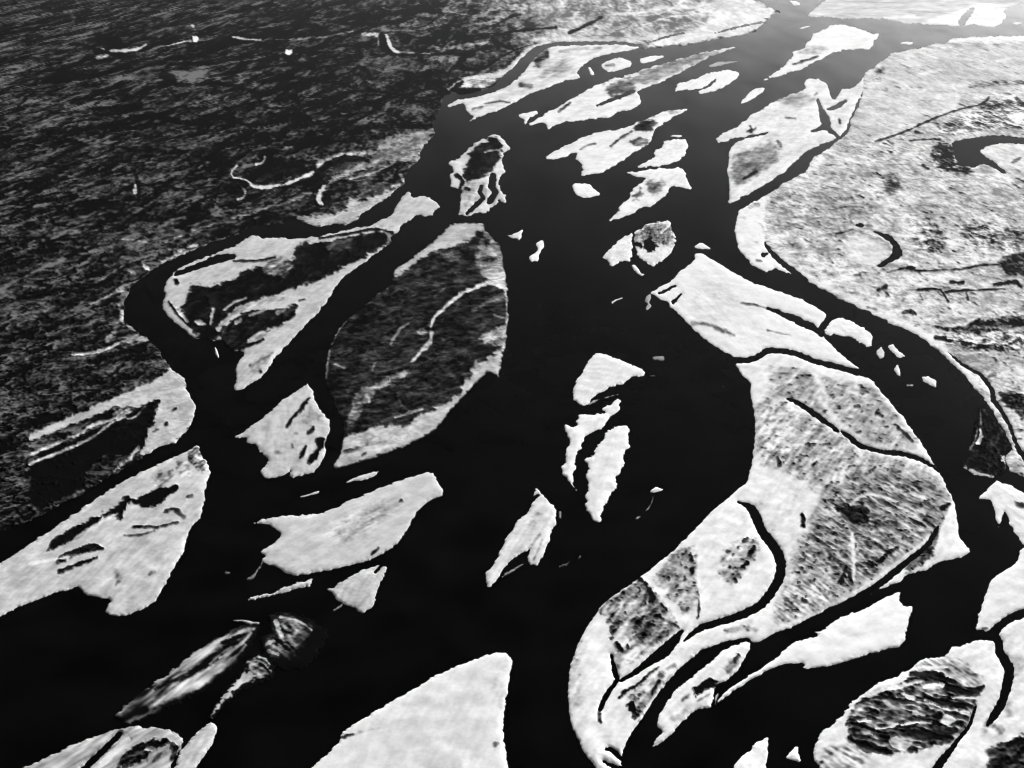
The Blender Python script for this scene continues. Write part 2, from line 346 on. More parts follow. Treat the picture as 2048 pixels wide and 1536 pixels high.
bar('white bar with a thin dark inlet, right of the long narrow island', "1348,185 1355,168 1390,158 1418,145 1458,140 1478,143 1479,152 1463,165 1430,182 1415,186 1395,189 1400,180 1388,179 1368,180", base=0.03, f=[C("1396,181,4 1415,173,4 1424,165,5 1431,160,3")])
bar('faint thin grey bar just above the white bar with a dark inlet', "1415,132 1438,123 1478,122 1458,128 1425,135", base=0.3)
bar('small white pointed bar in open water below the kite-shaped bar', "1478,210 1493,190 1510,176 1533,176 1518,190 1498,202", base=0.03)
isle('long island with a dark scrub clump at its upper end, below the narrow scrub island', "1088,312 1143,285 1180,267 1263,252 1268,247 1300,235 1330,222 1358,217 1378,219 1350,232 1313,257 1305,270 1298,287 1268,307 1208,345 1160,354 1165,337 1158,322 1148,317 1155,305 1118,317 1095,320",
     base=0.06, amp=0.04, f=[
      P(0.8, "1268,262 1275,247 1303,237 1315,250 1305,262 1290,264", amp=0.16, fe=3, nm='scrub_patch'),
      P(0.62, "1258,285 1280,275 1300,280 1290,292 1272,293", amp=0.18, fe=3, nm='scrub_patch'), P(0.5, "1335,222 1365,218 1345,231", fe=3),
      S(0.8, "1222,293,4 1243,276,5 1264,264,4"), S(0.6, "1160,300,3 1175,292,4 1190,288,3")])
bar('sickle-shaped white bar right of the island with a dark clump', "1265,335 1300,320 1310,312 1308,302 1323,292 1328,282 1345,277 1373,277 1375,295 1368,315 1338,330 1313,334", base=0.05)
bar('thin white sliver directly above the sickle-shaped bar', "1335,273 1348,269 1366,270 1363,275", base=0.04)
isle('fish-shaped island with grey blotches, below the sickle-shaped bar', "1250,344 1275,342 1308,337 1365,335 1373,350 1385,381 1368,376 1340,373 1338,385 1323,400 1303,412 1283,417 1243,437 1216,443 1230,425 1243,410 1258,397 1263,380 1285,361 1300,356 1275,355 1262,350",
     base=0.05, amp=0.05, f=[P(0.55, "1263,405 1266,392 1280,380 1285,390 1275,402", amp=0.12, fe=3, nm='scrub_patch'), P(0.42, "1292,362 1330,362 1325,380 1308,392 1298,380", amp=0.2, fe=5, nm='scrub_patch'), S(0.8, "1225,428,5 1236,420,5")])
bar('small white diamond of a bar, left of the fish-shaped island', "1143,367 1178,367 1203,389 1173,397 1150,390", base=0.04)
bar('white bar with a jagged left side, attached left of the round island', "1203,512 1235,482 1260,466 1265,465 1263,525 1243,522 1223,535 1218,525", base=0.08)
isle('round island with a black pond in its middle', "1268,462 1293,450 1318,442 1338,441 1345,460 1352,475 1348,495 1338,512 1318,527 1303,532 1283,522 1271,500 1267,480",
     base=0.08, amp=0.06, f=[
      P(0.5, "1268,465 1293,453 1318,446 1335,448 1345,465 1350,480 1345,495 1320,490 1290,488 1272,495", amp=0.2, fe=4, nm='scrub_patch'),
      P(1.0, "1286,492 1290,482 1300,476 1306,486 1318,492 1310,504 1296,506", amp=0.02, fe=2, nm='pond', label='black pond'),
      S(0.1, "1322,468,4 1338,452,6"), S(0.95, "1272,488,8 1282,494,6")])
bar('two-lobed scrap of sand in the black water below the round island', "1262,531 1268,529 1276,535 1282,546 1292,548 1284,553 1276,549 1268,541", base=0.12)
bar('faint short scrap in open black water, left of the broad smooth bar tip', "1221,603 1235,597 1250,592 1246,598 1230,603 1225,609", base=0.15)
bar('tiny white triangle where the right channel forks off, above the broad bar', "1386,494 1403,484 1424,498 1403,500", base=0.04)
bar('small grey hook of sand at the left tip of the broad smooth bar', "1288,604 1292,592 1300,588 1304,596 1298,604 1304,612 1294,622 1290,616 1296,608", base=0.35)
isle('point of land with a pale Y-shaped inlet, between the right plain and the main channel', "1728,146 1724,155 1716,170 1683,180 1676,192 1668,200 1658,180 1653,165 1641,157 1613,157 1608,170 1611,178 1573,192 1536,210 1528,215 1498,232 1478,252 1453,262 1433,275 1435,285 1458,281 1480,282 1463,290 1457,312 1455,337 1457,375 1457,409 1473,400 1505,385 1536,367 1568,345 1586,327 1611,304 1648,288 1678,275 1690,262 1699,240 1711,214 1724,188 1729,165",
     base=0.07, amp=0.06, f=[
      P(0.42, "1462,330 1470,310 1500,300 1540,285 1560,290 1558,320 1530,340 1500,360 1475,375 1462,360", amp=0.14, fe=6, nm='scrub_patch'), S(0.92, "1487,360,4 1500,352,5 1513,344,5"),
      P(0.3, "1545,200 1575,190 1610,182 1635,200 1610,210 1570,210", amp=0.1, fe=6), S(0.5, "1555,283,4 1561,290,8 1560,294,5"),
      C("1636,200,5 1640,215,7 1647,232,16 1652,250,18 1640,257,8 1622,263,3"), C("1650,250,10 1662,263,8 1676,272,6"), C("1655,219,4 1672,214,8 1690,203,7"),
      C("1462,283,10 1485,277,5 1515,270,4 1535,266,3"), S(0.7, "1500,253,4 1506,262,4 1512,256,3"), S(0.5, "1572,236,4 1590,238,4"), S(0.7, "1678,240,5 1680,248,4"), S(0.6, "1630,190,5 1634,188,4"),
      S(0.9, "1494,263,3 1502,262,6")])

# ------------------------------------------------------------------ left side islands; sand greyed partly to stand in for less haze and glare
isle('small island with a black scrub crown and bright rim, left edge of the wide channel', "897,325 915,317 935,300 950,285 978,273 992,267 1005,275 1015,287 1022,300 1010,304 1003,322 1011,345 1000,352 998,372 1010,392 1013,408 1000,400 990,412 977,422 950,429 932,432 915,430 922,417 920,397 922,377 910,377 900,370 899,355 905,340",
     base=0.18, amp=0.06, edge=1.6, f=[
      P(0.95, "932,335 940,308 955,292 977,280 990,276 1003,290 1005,300 1000,315 990,335 975,352 950,361 930,363 924,350", amp=0.08, fe=3, nm='scrub_crown'),
      P(0.3, "922,372 960,362 975,362 968,395 935,420 924,400", amp=0.12, fe=4), S(0.8, "932,377,6 938,380,6"),
      S(0.25, "970,306,4 985,302,4 1000,301,5"), S(0.98, "912,352,8 925,362,8 920,375,6"),
      C("963,372,6 960,386,8 966,396,8 950,412,9 934,427,5"), C("986,352,12 984,372,14 990,385,12 980,402,12"), S(0.2, "973,370,6 970,388,6")])
bar('small forked white scrap in the wide channel, left of the bright boot-shaped one', "1012,470 1032,467 1047,457 1042,475 1038,490 1034,477 1022,475", base=0.1, edge=1.6)
bar('bright boot-shaped scrap of sand in the wide channel, next to the oval forest island', "1070,485 1085,480 1090,495 1080,505 1077,522 1062,526 1056,512 1067,507 1075,500", base=0.03)
isle('triangular island with dark scrub and a bright hooked sand spit, left of the oval island', "327,575 332,562 343,552 347,543 380,526 415,512 440,503 462,497 490,477 502,469 515,472 532,476 590,477 652,470 707,457 740,450 760,440 787,428 787,420 800,397 817,382 822,386 820,394 830,394 840,390 865,397 882,414 870,421 867,430 852,434 832,430 822,440 805,450 795,465 785,473 782,485 762,500 740,517 712,537 685,557 672,575 655,602 637,625 607,655 585,680 565,700 550,717 530,747 517,760 472,785 467,777 472,750 470,735 482,715 488,705 465,702 448,692 442,682 425,680 400,676 390,677 372,665 355,650 340,637 328,625 322,605 330,590",
     base=0.23, amp=0.05, f=[
      P(0.95, "375,597 382,574 402,571 412,578 447,566 475,556 490,541 515,537 560,528 590,520 592,490 650,483 700,475 760,464 786,464 783,485 762,499 735,512 705,528 680,538 650,560 620,567 600,572 565,587 520,602 487,612 452,632 442,682 425,682 400,678 377,655 362,618", amp=0.07, fe=3, nm='scrub_thicket'),
      P(0.55, "520,545 550,512 577,520 590,538 552,558", amp=0.25, fe=5), S(0.9, "468,523,4 510,523,5 550,517,4"), P(0.72, "655,490 700,478 720,485 690,505 655,508", amp=0.12, fe=6),
      S(0.6, "772,465,8 780,475,8 776,486,5"), S(0.3, "700,454,8 740,453,6 785,455,5"), S(0.97, "640,478,5 700,468,6 750,460,6 785,466,3"),
      C("352,549,7 375,540,9 400,531,12 430,520,14 455,514,14 473,513,3", 'inlet'),
      S(0.97, "352,562,8 355,568,8"), S(0.25, "330,604,5 345,620,5 365,640,6 390,676,4"), S(0.3, "345,606,4 362,628,5 376,645,4"), S(0.98, "338,606,4 360,636,4 380,655,4"),
      S(0.2, "427,622,8 424,635,6 421,650,6"), S(0.3, "392,645,7 402,648,9 412,650,5"), S(0.3, "437,660,10 452,645,11 477,622,11 500,611,10 535,604,10 565,597,10", fe=2),
      S(0.4, "448,622,4 470,606,5 492,598,4"),
      P(0.93, "440,664 462,645 482,628 500,622 527,622 565,617 595,612 592,630 578,645 558,656 520,664 498,680 487,700 465,704 445,695", amp=0.09, fe=2.5, nm='scrub_thicket'),
      S(0.35, "472,647,8 482,642,8"), S(0.5, "500,632,7 530,622,6"), S(0.6, "555,628,8 570,622,5"), S(0.25, "500,685,8 520,672,10 530,668,6"), S(0.93, "490,695,5 510,688,6 527,680,4"),
      S(0.85, "600,603,4 610,600,4"), S(0.75, "502,731,6 515,737,7 522,745,6"), S(0.8, "525,730,5 533,718,5 545,708,3"), P(0.38, "500,730 520,715 545,705 530,735 505,750", fe=5)])
bar('tiny bright sliver under the dark end of the triangular island', "428,694 433,695 440,715 436,718 430,708", base=0.15)
isle('large oval forested island, dark with a pale curved scar across it', "902,447 937,444 967,447 970,457 985,475 1002,490 1007,527 1012,547 1014,566 1016,585 1017,615 1016,652 1015,675 1010,700 1006,712 1001,737 1000,760 990,752 977,741 960,760 925,797 900,822 877,855 850,875 812,892 762,912 707,930 672,938 665,935 672,920 680,907 685,875 687,860 682,840 670,810 657,782 648,760 652,725 657,700 662,690 672,665 692,640 725,615 755,587 775,577 785,555 787,540 812,525 850,495 875,475 887,462",
     base=0.865, amp=0.09, rim=0.0, st=(35, 1.3), f=[
      P(0.26, "780,545 787,540 850,495 902,445 967,445 972,457 955,472 930,487 875,502 840,517 825,535 787,555", amp=0.05, fe=3, nm='sand_patch', label='grey sand at the upper end'),
      P(0.45, "970,458 1002,490 1010,535 1018,585 1000,578 985,568 962,548 952,520 960,490", amp=0.15, fe=8, nm='sand_patch'), S(0.85, "958,470,12 975,487,12", fe=4), S(0.8, "970,515,14 985,520,12", fe=5), S(0.8, "975,558,8 990,556,8", fe=3), P(0.2, "965,545 1005,530 1015,575 985,570", fe=6),
      P(0.6, "880,512 910,505 920,520 900,528", amp=0.15, fe=6),
      S(0.15, "1016,584,11 1000,571,10 975,568,8 950,577,7 925,588,7 905,604,6 887,620,6 870,637,6 862,655,4", nm='meander_scar', label='pale curved sand scar'),
      S(0.3, "864,668,6 858,690,10 840,708,7 823,726,4"), S(0.5, "817,650,4 800,660,6 782,690,5"), P(0.55, "835,660 850,660 850,685 838,682", amp=0.25, fe=4), S(0.55, "892,575,3 870,595,4"),
      S(0.3, "1013,590,6 1016,620,7 1014,660,8 1010,700,10", fe=3),
      P(0.42, "955,678 1000,654 1018,650 1016,690 995,692 975,690", amp=0.15, fe=4), S(0.5, "945,622,5 975,607,8 1005,597,8", fe=4), S(0.55, "990,632,5 1012,640,5"),
      P(0.24, "940,737 960,727 980,716 1007,697 1001,762 977,743 925,799 877,857 812,894 672,940 665,938 685,873 707,872 762,851 790,853 815,855 842,832 880,815 908,800 922,785 926,765 950,752", amp=0.07, fe=3.5, nm='sand_patch', label='grey sand along the lower shore'),
      S(0.9, "685,872,5 700,866,6 716,861,5"), S(0.9, "733,852,5 750,846,8 765,850,5"), S(0.55, "690,905,6 715,900,6 735,890,5", fe=3), S(0.85, "725,912,5 732,908,5"), S(0.35, "720,880,10 745,875,14 770,885,8", fe=6),
      S(0.35, "790,838,4 830,825,6 845,820,5"), S(0.3, "950,735,4 975,725,6"),
      P(0.5, "710,787 725,780 750,772 780,757 815,740 819,752 795,767 752,784 740,802 725,814 712,842 705,860 690,860 697,840 707,805", amp=0.16, fe=4, nm='sand_patch'), S(0.7, "745,742,5 752,725,5"),
      S(0.4, "658,702,5 654,730,7 651,758,5"), S(0.5, "725,614,5 740,600,4 755,588,5 775,578,4"), S(0.4, "662,690,4 675,665,4 692,642,4"), S(0.7, "652,765,4 665,800,4 680,835,4"), S(0.5, "670,730,4 690,738,4")])
isle('grey sand island with black hollows, tucked left below the oval island', "465,877 490,862 525,835 560,805 580,790 610,772 615,767 627,782 628,795 642,822 657,837 662,852 657,870 650,890 654,900 650,915 637,935 625,947 600,952 585,957 579,950 582,940 575,945 570,952 550,957 537,960 530,955 520,944 530,930 535,920 527,908 517,902 515,892 490,885 495,875 480,877",
     base=0.22, amp=0.05, f=[
      S(0.95, "619,798,3 610,809,8 600,824,8"), S(0.92, "594,828,4 583,840,7 575,856,5"), P(1.0, "629,877 648,876 645,897 633,918 622,930 615,926 620,912 632,900 634,888", amp=0.02, fe=2, nm='pond', label='black hollow'),
      S(0.95, "612,895,5 605,910,8 600,918,4"), S(0.9, "616,868,8 624,864,8 627,856,4"), S(0.6, "590,868,5 594,868,5"), P(0.38, "600,830 625,815 645,830 635,850 605,850", amp=0.1, fe=6), S(0.5, "552,905,8 560,908,5", fe=3), S(0.5, "585,892,6 587,897,6")])
bar('long thin sliver in the channel below the oval island', "677,972 712,952 760,940 752,951 727,962 710,961", base=0.15)
bar('short thin sliver, left of the long one below the oval island', "597,994 615,987 641,981 635,988 610,995", base=0.2)
bar('large grey bar with a ragged left end, lower left centre', "502,1047 530,1037 570,1030 615,1030 652,1022 725,990 800,960 867,941 875,962 890,982 885,990 850,1007 830,1030 825,1042 815,1062 796,1088 758,1113 695,1135 632,1145 600,1151 590,1153 567,1148 564,1139 548,1132 526,1126 524,1118 529,1111 520,1104 535,1094 564,1072 554,1063 550,1057 535,1047",
    base=0.20, amp=0.03, rim=0.05, f=[P(0.28, "650,1060 720,1020 780,1000 800,1020 740,1060 680,1090", fe=16), S(0.8, "744,1110,4 750,1104,5 757,1098,4"), S(0.6, "803,1002,5 805,1004,4"), S(0.3, "730,1060,4 760,1040,6", fe=4)])
bar('thin broken streak of sand under the large ragged grey bar', "488,1201 520,1188 551,1184 567,1173 599,1164 624,1158 624,1169 592,1180 551,1189 520,1199", base=0.25, edge=2.2)
bar('grey fan-shaped bar below the large ragged grey bar', "651,1178 667,1176 684,1161 725,1139 760,1129 773,1134 773,1142 760,1167 748,1208 742,1218 729,1226 713,1226 710,1218 678,1205 668,1189", base=0.24, amp=0.05, f=[C("751,1144,3 758,1137,4 765,1130,3")])
bit('small grey dab off the lower left of the fan-shaped bar', "668,1221,5 680,1214,7 684,1210,4", base=0.45)
bit('faint trail of sand running down from the ragged end of the large grey bar', "498,1158,8 508,1152,8 516,1138,5 526,1124,4", base=0.5)
bit('small faint dot of sand in black water, left of the trail', "452,1146,8 458,1146,7", base=0.6)
U('sandbar', 'sandbar', 'large grey bar with a long black pool, cut by the left frame edge', "397,890 402,907 415,925 422,945 417,957 412,970 410,995 405,1025 402,1035 392,1045 380,1060 372,1084 368,1104 342,1148 323,1183 308,1205 276,1224 247,1232 225,1230 208,1224 219,1205 216,1197 172,1194 168,1183 154,1173 60,1205 -60,1262 -60,1165 60,1087 153,1025 190,998 245,962 290,940 340,917 377,900",
  base=0.22, amp=0.055, f=[
   P(1.0, "262,1008 295,988 327,976 355,972 358,978 335,998 315,1012 290,1018", amp=0.02, fe=2, nm='pond', label='long black pool'),
   P(0.98, "222,1022 257,992 263,1002 252,1018 242,1042 235,1036 220,1032 177,1060 155,1076 100,1105 100,1085 165,1050", amp=0.04, fe=2.5, nm='wet_hollow'),
   S(0.96, "120,1122,12 154,1106,13 185,1096,14 206,1099,5"), S(0.95, "120,1145,8 160,1130,7 195,1118,4"), S(0.93, "130,1085,10 165,1068,7"), S(0.08, "60,1130,8 154,1112,4", fe=2), S(0.15, "150,1080,6 200,1048,8 235,1030,5"),
   S(0.88, "268,1056,3 290,1056,5 315,1056,5 335,1052,4 356,1046,3"), S(0.6, "250,1073,4 280,1072,4 310,1064,3"), S(0.7, "335,1024,7 350,1020,6 368,1036,7", fe=3),
   P(0.5, "375,905 400,893 419,940 400,946 380,926", amp=0.42, fe=3, nm='scrub_patch'), P(0.34, "305,955 340,938 350,955 345,968 312,972", amp=0.26, fe=4), P(0.3, "350,920 375,925 385,955 360,955", amp=0.28, fe=4), S(0.6, "378,995,5 385,993,5"), S(0.5, "230,1140,8 238,1160,8", fe=5), S(0.55, "300,1150,6 310,1145,5"), S(0.5, "232,1172,5 240,1163,5")])
bar('streaky pale shoal with black gashes, left of the smudged grey mud shoal', "225,1432 262,1398 300,1372 350,1336 376,1312 403,1294 437,1272 469,1257 490,1249 520,1248 520,1257 510,1278 502,1296 482,1316 474,1332 430,1362 412,1382 376,1398 335,1420 290,1440 250,1450",
    base=1.0, amp=0.02, edge=2.2, rim=0.0, st=(60, 4.0), f=[
    S(0.55, "500,1262,6 450,1290,40 400,1330,60 350,1365,50 290,1400,24 240,1425,6", amp=0.28, fe=14),
    S(0.30, "508,1260,4 480,1268,9 440,1287,15 405,1308,20 376,1326,22 335,1350,16 290,1374,8 250,1394,2", amp=0.14, fe=5),
    S(0.30, "470,1316,4 450,1331,13 420,1350,22 390,1366,28 370,1377,26 335,1396,16 300,1416,6", amp=0.14, fe=6),
    S(1.0, "474,1284,6 450,1300,14 430,1318,20 408,1334,14 385,1350,6 360,1364,3", amp=0.12, fe=4), S(0.97, "500,1272,5 484,1292,6 466,1312,5", fe=2.5),
    S(0.35, "440,1318,5 465,1304,6 485,1288,6 503,1268,5", fe=2), S(0.5, "455,1330,4 475,1312,5 492,1292,4"), S(0.97, "445,1288,8 470,1280,9 490,1270,4"), S(0.5, "420,1330,4 440,1312,5 462,1296,4"),
    S(0.4, "395,1360,6 415,1345,6"), S(0.6, "340,1375,3 300,1395,8 230,1430,4", fe=5), S(0.6, "320,1420,4 270,1440,8 200,1470,3", fe=5), S(0.95, "395,1336,6 360,1356,8 310,1380,4", fe=3)])
bit('thin pale splinter just above the upper tip of the streaky pale shoal', "467,1241,3 490,1243,7 500,1246,9 517,1246,6", base=0.25)
bar('smudged grey mud shoal fading into black water, right of the streaky one', "530,1226 575,1222 620,1238 660,1262 650,1290 628,1320 600,1345 560,1340 535,1322 518,1300 522,1276 538,1262 538,1240",
    base=1.0, amp=0.03, edge=2.6, rim=0.0, st=(-40, 3.0), f=[
    P(0.6, "548,1242 567,1235 592,1241 621,1258 610,1272 596,1290 588,1308 561,1315 532,1302 536,1282 552,1268", amp=0.22, fe=16, st=(-50, 4.0)),
    S(0.25, "552,1244,9 556,1258,11 564,1274,7"), S(0.3, "562,1236,6 590,1242,6 610,1252,4 624,1262,3"), S(0.6, "585,1246,10 600,1262,10"), S(0.96, "546,1276,6 560,1286,9 578,1302,7"), S(0.35, "534,1290,7 548,1284,6"), S(0.35, "538,1304,8 556,1310,7"), S(0.5, "560,1302,6 566,1300,6"), S(0.95, "566,1262,6 572,1266,6"), S(0.6, "578,1280,9 592,1292,7", fe=4), S(0.7, "600,1280,14 612,1270,8", fe=6)])
bar('bent grey spit tapering down to a point below the mud shoal', "508,1306 526,1306 545,1316 552,1335 546,1358 518,1371 486,1382 454,1410 428,1437 416,1443 420,1423 439,1393 467,1357 487,1324",
    base=1.0, amp=0.03, edge=1.8, rim=0.0, f=[P(0.22, "497,1342 515,1335 532,1345 525,1355 505,1360 482,1373 450,1402 427,1430 422,1434 428,1421 448,1393 474,1360", amp=0.06, fe=3.5), P(0.55, "492,1330 512,1314 530,1325 540,1340 537,1352 515,1358 500,1345", amp=0.22, fe=4, st=(-30, 3.0)), S(0.4, "518,1315,4 532,1322,5 540,1330,3"), S(0.95, "520,1330,5 532,1338,6 540,1350,5")])
bar('grey bar whose pointed top meets the tip of the bent spit, bottom left', "422,1441 430,1450 438,1458 425,1490 393,1536 360,1590 300,1590 349,1536 358,1502 380,1477 409,1452", base=0.22, amp=0.05)
bar('streaked grey bar with black gashes across the bottom left corner', "-40,1570 60,1530 154,1484 250,1452 330,1455 372,1478 358,1506 340,1540 310,1600 40,1680", base=0.33, amp=0.1, edge=1.8, st=(50, 4.0), f=[
    C("150,1560,8 181,1526,12 200,1508,10 218,1490,10 240,1468,8"), P(0.97, "235,1540 248,1512 272,1492 300,1484 330,1484 335,1492 318,1496 300,1512 275,1530", amp=0.15, fe=4, st=(50, 4.0)), S(0.85, "330,1486,12 352,1496,10 345,1520,8"), S(0.5, "300,1524,12 320,1508,14 340,1492,8"), S(0.12, "190,1545,12 215,1520,15 235,1500,15 258,1480,9"), S(0.35, "295,1500,8 310,1505,12 300,1525,10"), S(0.4, "150,1500,10 185,1490,14 205,1480,8")])
bar('very large smooth pale bar rising from the bottom edge, with a blunt upper end', "1026,1316 1014,1306 995,1304 970,1310 948,1319 910,1332 870,1352 821,1379 758,1417 720,1440 685,1461 679,1480 657,1506 619,1536 540,1600 400,1720 380,1860 520,2020 780,2080 980,1960 1050,1800 1035,1660 1018,1536 1011,1499 1007,1465 1008,1430 1014,1392 1021,1354",
    base=0.10, amp=0.025, rim=0.07, f=[S(0.75, "676,1477,6 690,1474,5 710,1470,3"), S(0.25, "710,1470,3 742,1461,4 760,1460,4", fe=3), P(0.6, "986,1492 991,1485 997,1489 996,1500 989,1500", fe=2, nm='scrub_patch'), P(0.17, "985,1345 1018,1335 1016,1380 1000,1420 985,1410", amp=0.06, fe=8), P(0.16, "880,1480 920,1470 930,1580 840,1580", fe=16), P(0.13, "720,1470 850,1420 950,1400 980,1480 900,1560 700,1560", amp=0.02, fe=30)])

# ------------------------------------------------------------------ centre bars
bar('wedge-shaped white bar in the middle of the wide black channel', "1183,712 1195,704 1243,720 1283,737 1290,745 1288,751 1268,754 1248,767 1218,775 1198,787 1183,797 1178,810 1163,811 1148,802 1143,790 1148,767 1163,745", base=0.08, amp=0.025)
bit('thin pale whisker between the wedge-shaped bar and the forked bar', "1176,811,4 1190,802,5 1208,796,4 1236,789,2", base=0.2)
bar('ragged forked white bar below the wedge-shaped bar', "1158,828 1175,830 1193,826 1210,828 1208,820 1203,819 1212,812 1233,797 1240,800 1240,817 1228,830 1215,832 1218,840 1203,858 1183,870 1168,872 1165,892 1153,912 1150,942 1145,965 1155,983 1133,962 1122,937 1130,925 1130,905 1140,887 1132,865 1130,848 1142,853 1152,850", base=0.06, edge=1.8)
bar('ragged spear-shaped white bar pointing down, beside the forked bar', "1210,865 1238,850 1253,849 1259,865 1258,890 1248,915 1245,940 1230,962 1238,967 1223,987 1210,1015 1202,1032 1200,1050 1188,1040 1168,1017 1173,987 1175,960 1168,948 1178,940 1170,925 1160,913 1175,916 1188,910 1193,892 1205,877", base=0.07, edge=1.9, amp=0.03)
bar('small white fleck in the wide bend, right of the spear-shaped bar', "1297,986 1304,978 1313,972 1330,979 1318,985", base=0.05)
bit('thin curved tail of sand below the small white fleck', "1306,994,4 1304,1004,4 1298,1015,5 1286,1028,4 1272,1038,3", base=0.35)
bit('grey smear of silt off the right tip of the wedge-shaped bar', "1308,717,8 1322,717,12 1327,719,6", base=0.4)
bit('small grey dab of silt below the smear off the wedge-shaped bar', "1302,752,6 1308,752,5", base=0.6)
bit('tiny pale dot of sand alone near the right bank of the wide bend', "1445,773,4 1449,774,4", base=0.5)
bar('slanting white bar with a frayed lower end, lower centre', "1072,974 1087,990 1112,1017 1115,1045 1103,1062 1102,1075 1090,1107 1074,1135 1068,1128 1062,1135 1052,1120 1062,1097 1037,1110 1005,1139 995,1158 983,1173 973,1173 970,1148 992,1120 1011,1075 1027,1056 1030,1047 1062,1017 1064,995", base=0.14, amp=0.06, f=[C("1062,1004,3 1070,995,6 1078,990,2"), S(0.5, "1064,1090,4 1080,1072,5", fe=3), S(0.4, "1068,1120,3 1078,1098,3 1085,1080,3"), S(0.3, "1075,1030,12 1065,1050,12", fe=8)])
bit('thin grey splinter under the frayed end of the slanting white bar', "1005,1154,5 1020,1145,7 1035,1136,6 1050,1126,3", base=0.4)
bit('small grey chip at the right edge of the slanting white bar', "1120,1025,7 1120,1035,7", base=0.4)
bit('two faint dabs of silt right of the slanting white bar', "1119,1133,5 1132,1130,5 1140,1122,1 1156,1118,5 1160,1112,5", base=0.55)

# ------------------------------------------------------------------ right side
isle('broad smooth bar with a frayed upper left tip, bounded below by a thin creek', "1388,507 1400,505 1430,522 1468,545 1505,565 1543,577 1575,588 1611,602 1636,615 1651,625 1653,634 1643,648 1634,659 1645,672 1656,682 1676,702 1700,722 1721,738 1712,742 1686,735 1648,724 1623,717 1591,704 1561,698 1535,699 1515,711 1493,718 1468,716 1463,711 1443,702 1418,685 1393,667 1378,650 1365,635 1350,622 1340,615 1338,606 1318,597 1308,590 1300,585 1318,575 1343,560 1363,540 1380,527 1391,517",
     base=0.05, amp=0.025, rim=0.05, edge=0.9, f=[
      C("1468,719,10 1493,721,10 1515,714,10 1535,702,10 1561,702,9 1591,707,9 1623,720,10 1648,727,10 1686,737,10 1716,745,11"),
      C("1534,616,2 1548,621,7 1566,629,9 1588,637,13 1605,647,14 1620,652,14 1632,659,10 1642,668,10", 'creek'),
      S(0.7, "1480,607,3 1500,610,5 1520,614,4 1536,618,4"), C("1318,587,3 1330,582,5 1350,572,4"), C("1346,604,6 1355,597,5 1362,588,3"),
      S(0.5, "1385,648,6 1415,650,6 1443,662,7 1468,672,5", fe=3), S(0.5, "1535,662,3 1560,668,4 1580,671,3"), P(0.11, "1380,610 1420,560 1450,560 1480,620 1440,650 1400,640", fe=14)])
bar('bright oblong bar in the right channel, cut off from the broad smooth bar', "1646,662 1658,648 1676,634 1691,637 1731,657 1746,672 1743,690 1736,695 1721,687 1700,676 1686,672 1671,668 1661,673 1651,668", base=0.04)
bar('small speckled scrap, first of the loose scraps right of the oblong bar', "1774,690 1786,687 1796,698 1811,712 1798,717 1785,706", base=0.08, edge=1.8)
bar('small rounded scrap close to the end of the oblong bar', "1751,706 1761,692 1770,703 1768,716 1758,718", base=0.15, edge=1.8)
bar('small upright scrap among the loose scraps in the right channel', "1786,740 1795,728 1800,738 1802,755 1793,749", base=0.1, edge=1.5)
bit('tiny dot of sand below the upright scrap in the right channel', "1815,771,7 1825,771,6", base=0.15)
bar('last of the loose scraps, alone towards the right bank of the curving channel', "1842,754 1856,750 1866,758 1874,764 1872,778 1858,770 1848,764", base=0.1, edge=1.9)
bar('black streaky mud flat with pale flecks, against the right bank of the curving channel', "1958,815 1972,812 1986,840 2006,858 2016,878 2024,898 2012,914 2012,930 2010,945 1992,958 1960,955 1926,940 1924,932 1936,907 1946,862 1952,835",
    base=0.93, amp=0.10, rim=0.0, edge=1.8, st=(70, 3.0), f=[S(0.15, "1956,888,8 1962,874,8 1960,862,4"), S(0.1, "1922,938,9 1930,938,9"), S(0.1, "1941,941,6 1955,949,10 1985,954,5"), P(0.1, "2004,912 2015,918 2030,935 2040,952 2018,948 2008,930", fe=3), S(0.5, "1960,820,3 1962,850,3"), S(0.55, "1940,900,4 1950,880,4 1955,860,3")])
bar('arrowhead-shaped white bar with ragged lower teeth at the right frame edge', "1954,998 1976,977 1991,960 2011,965 2048,985 2150,1030 2260,1090 2200,1130 2120,1110 2048,1092 2036,1076 2018,1046 2011,1022 2006,1030 1999,1062 1988,1027 1986,1003", base=0.05, f=[S(0.7, "2034,1008,8 2044,1012,12 2060,1014,8", fe=3)])
bar('white bank in the lower right with a smooth curved left shore', "2043,1095 2031,1127 1998,1145 1981,1162 1971,1187 1963,1205 1958,1225 1951,1262 1965,1260 1981,1267 1990,1262 2000,1252 2018,1240 2048,1228 2120,1205 2260,1170 2260,1120 2120,1108 2060,1094", base=0.06, amp=0.03, f=[C("1978,1268,10 1986,1266,16 1995,1256,14 2018,1238,14 2048,1226,15 2120,1205,14"), S(0.5, "1965,1257,5 1975,1257,4")])
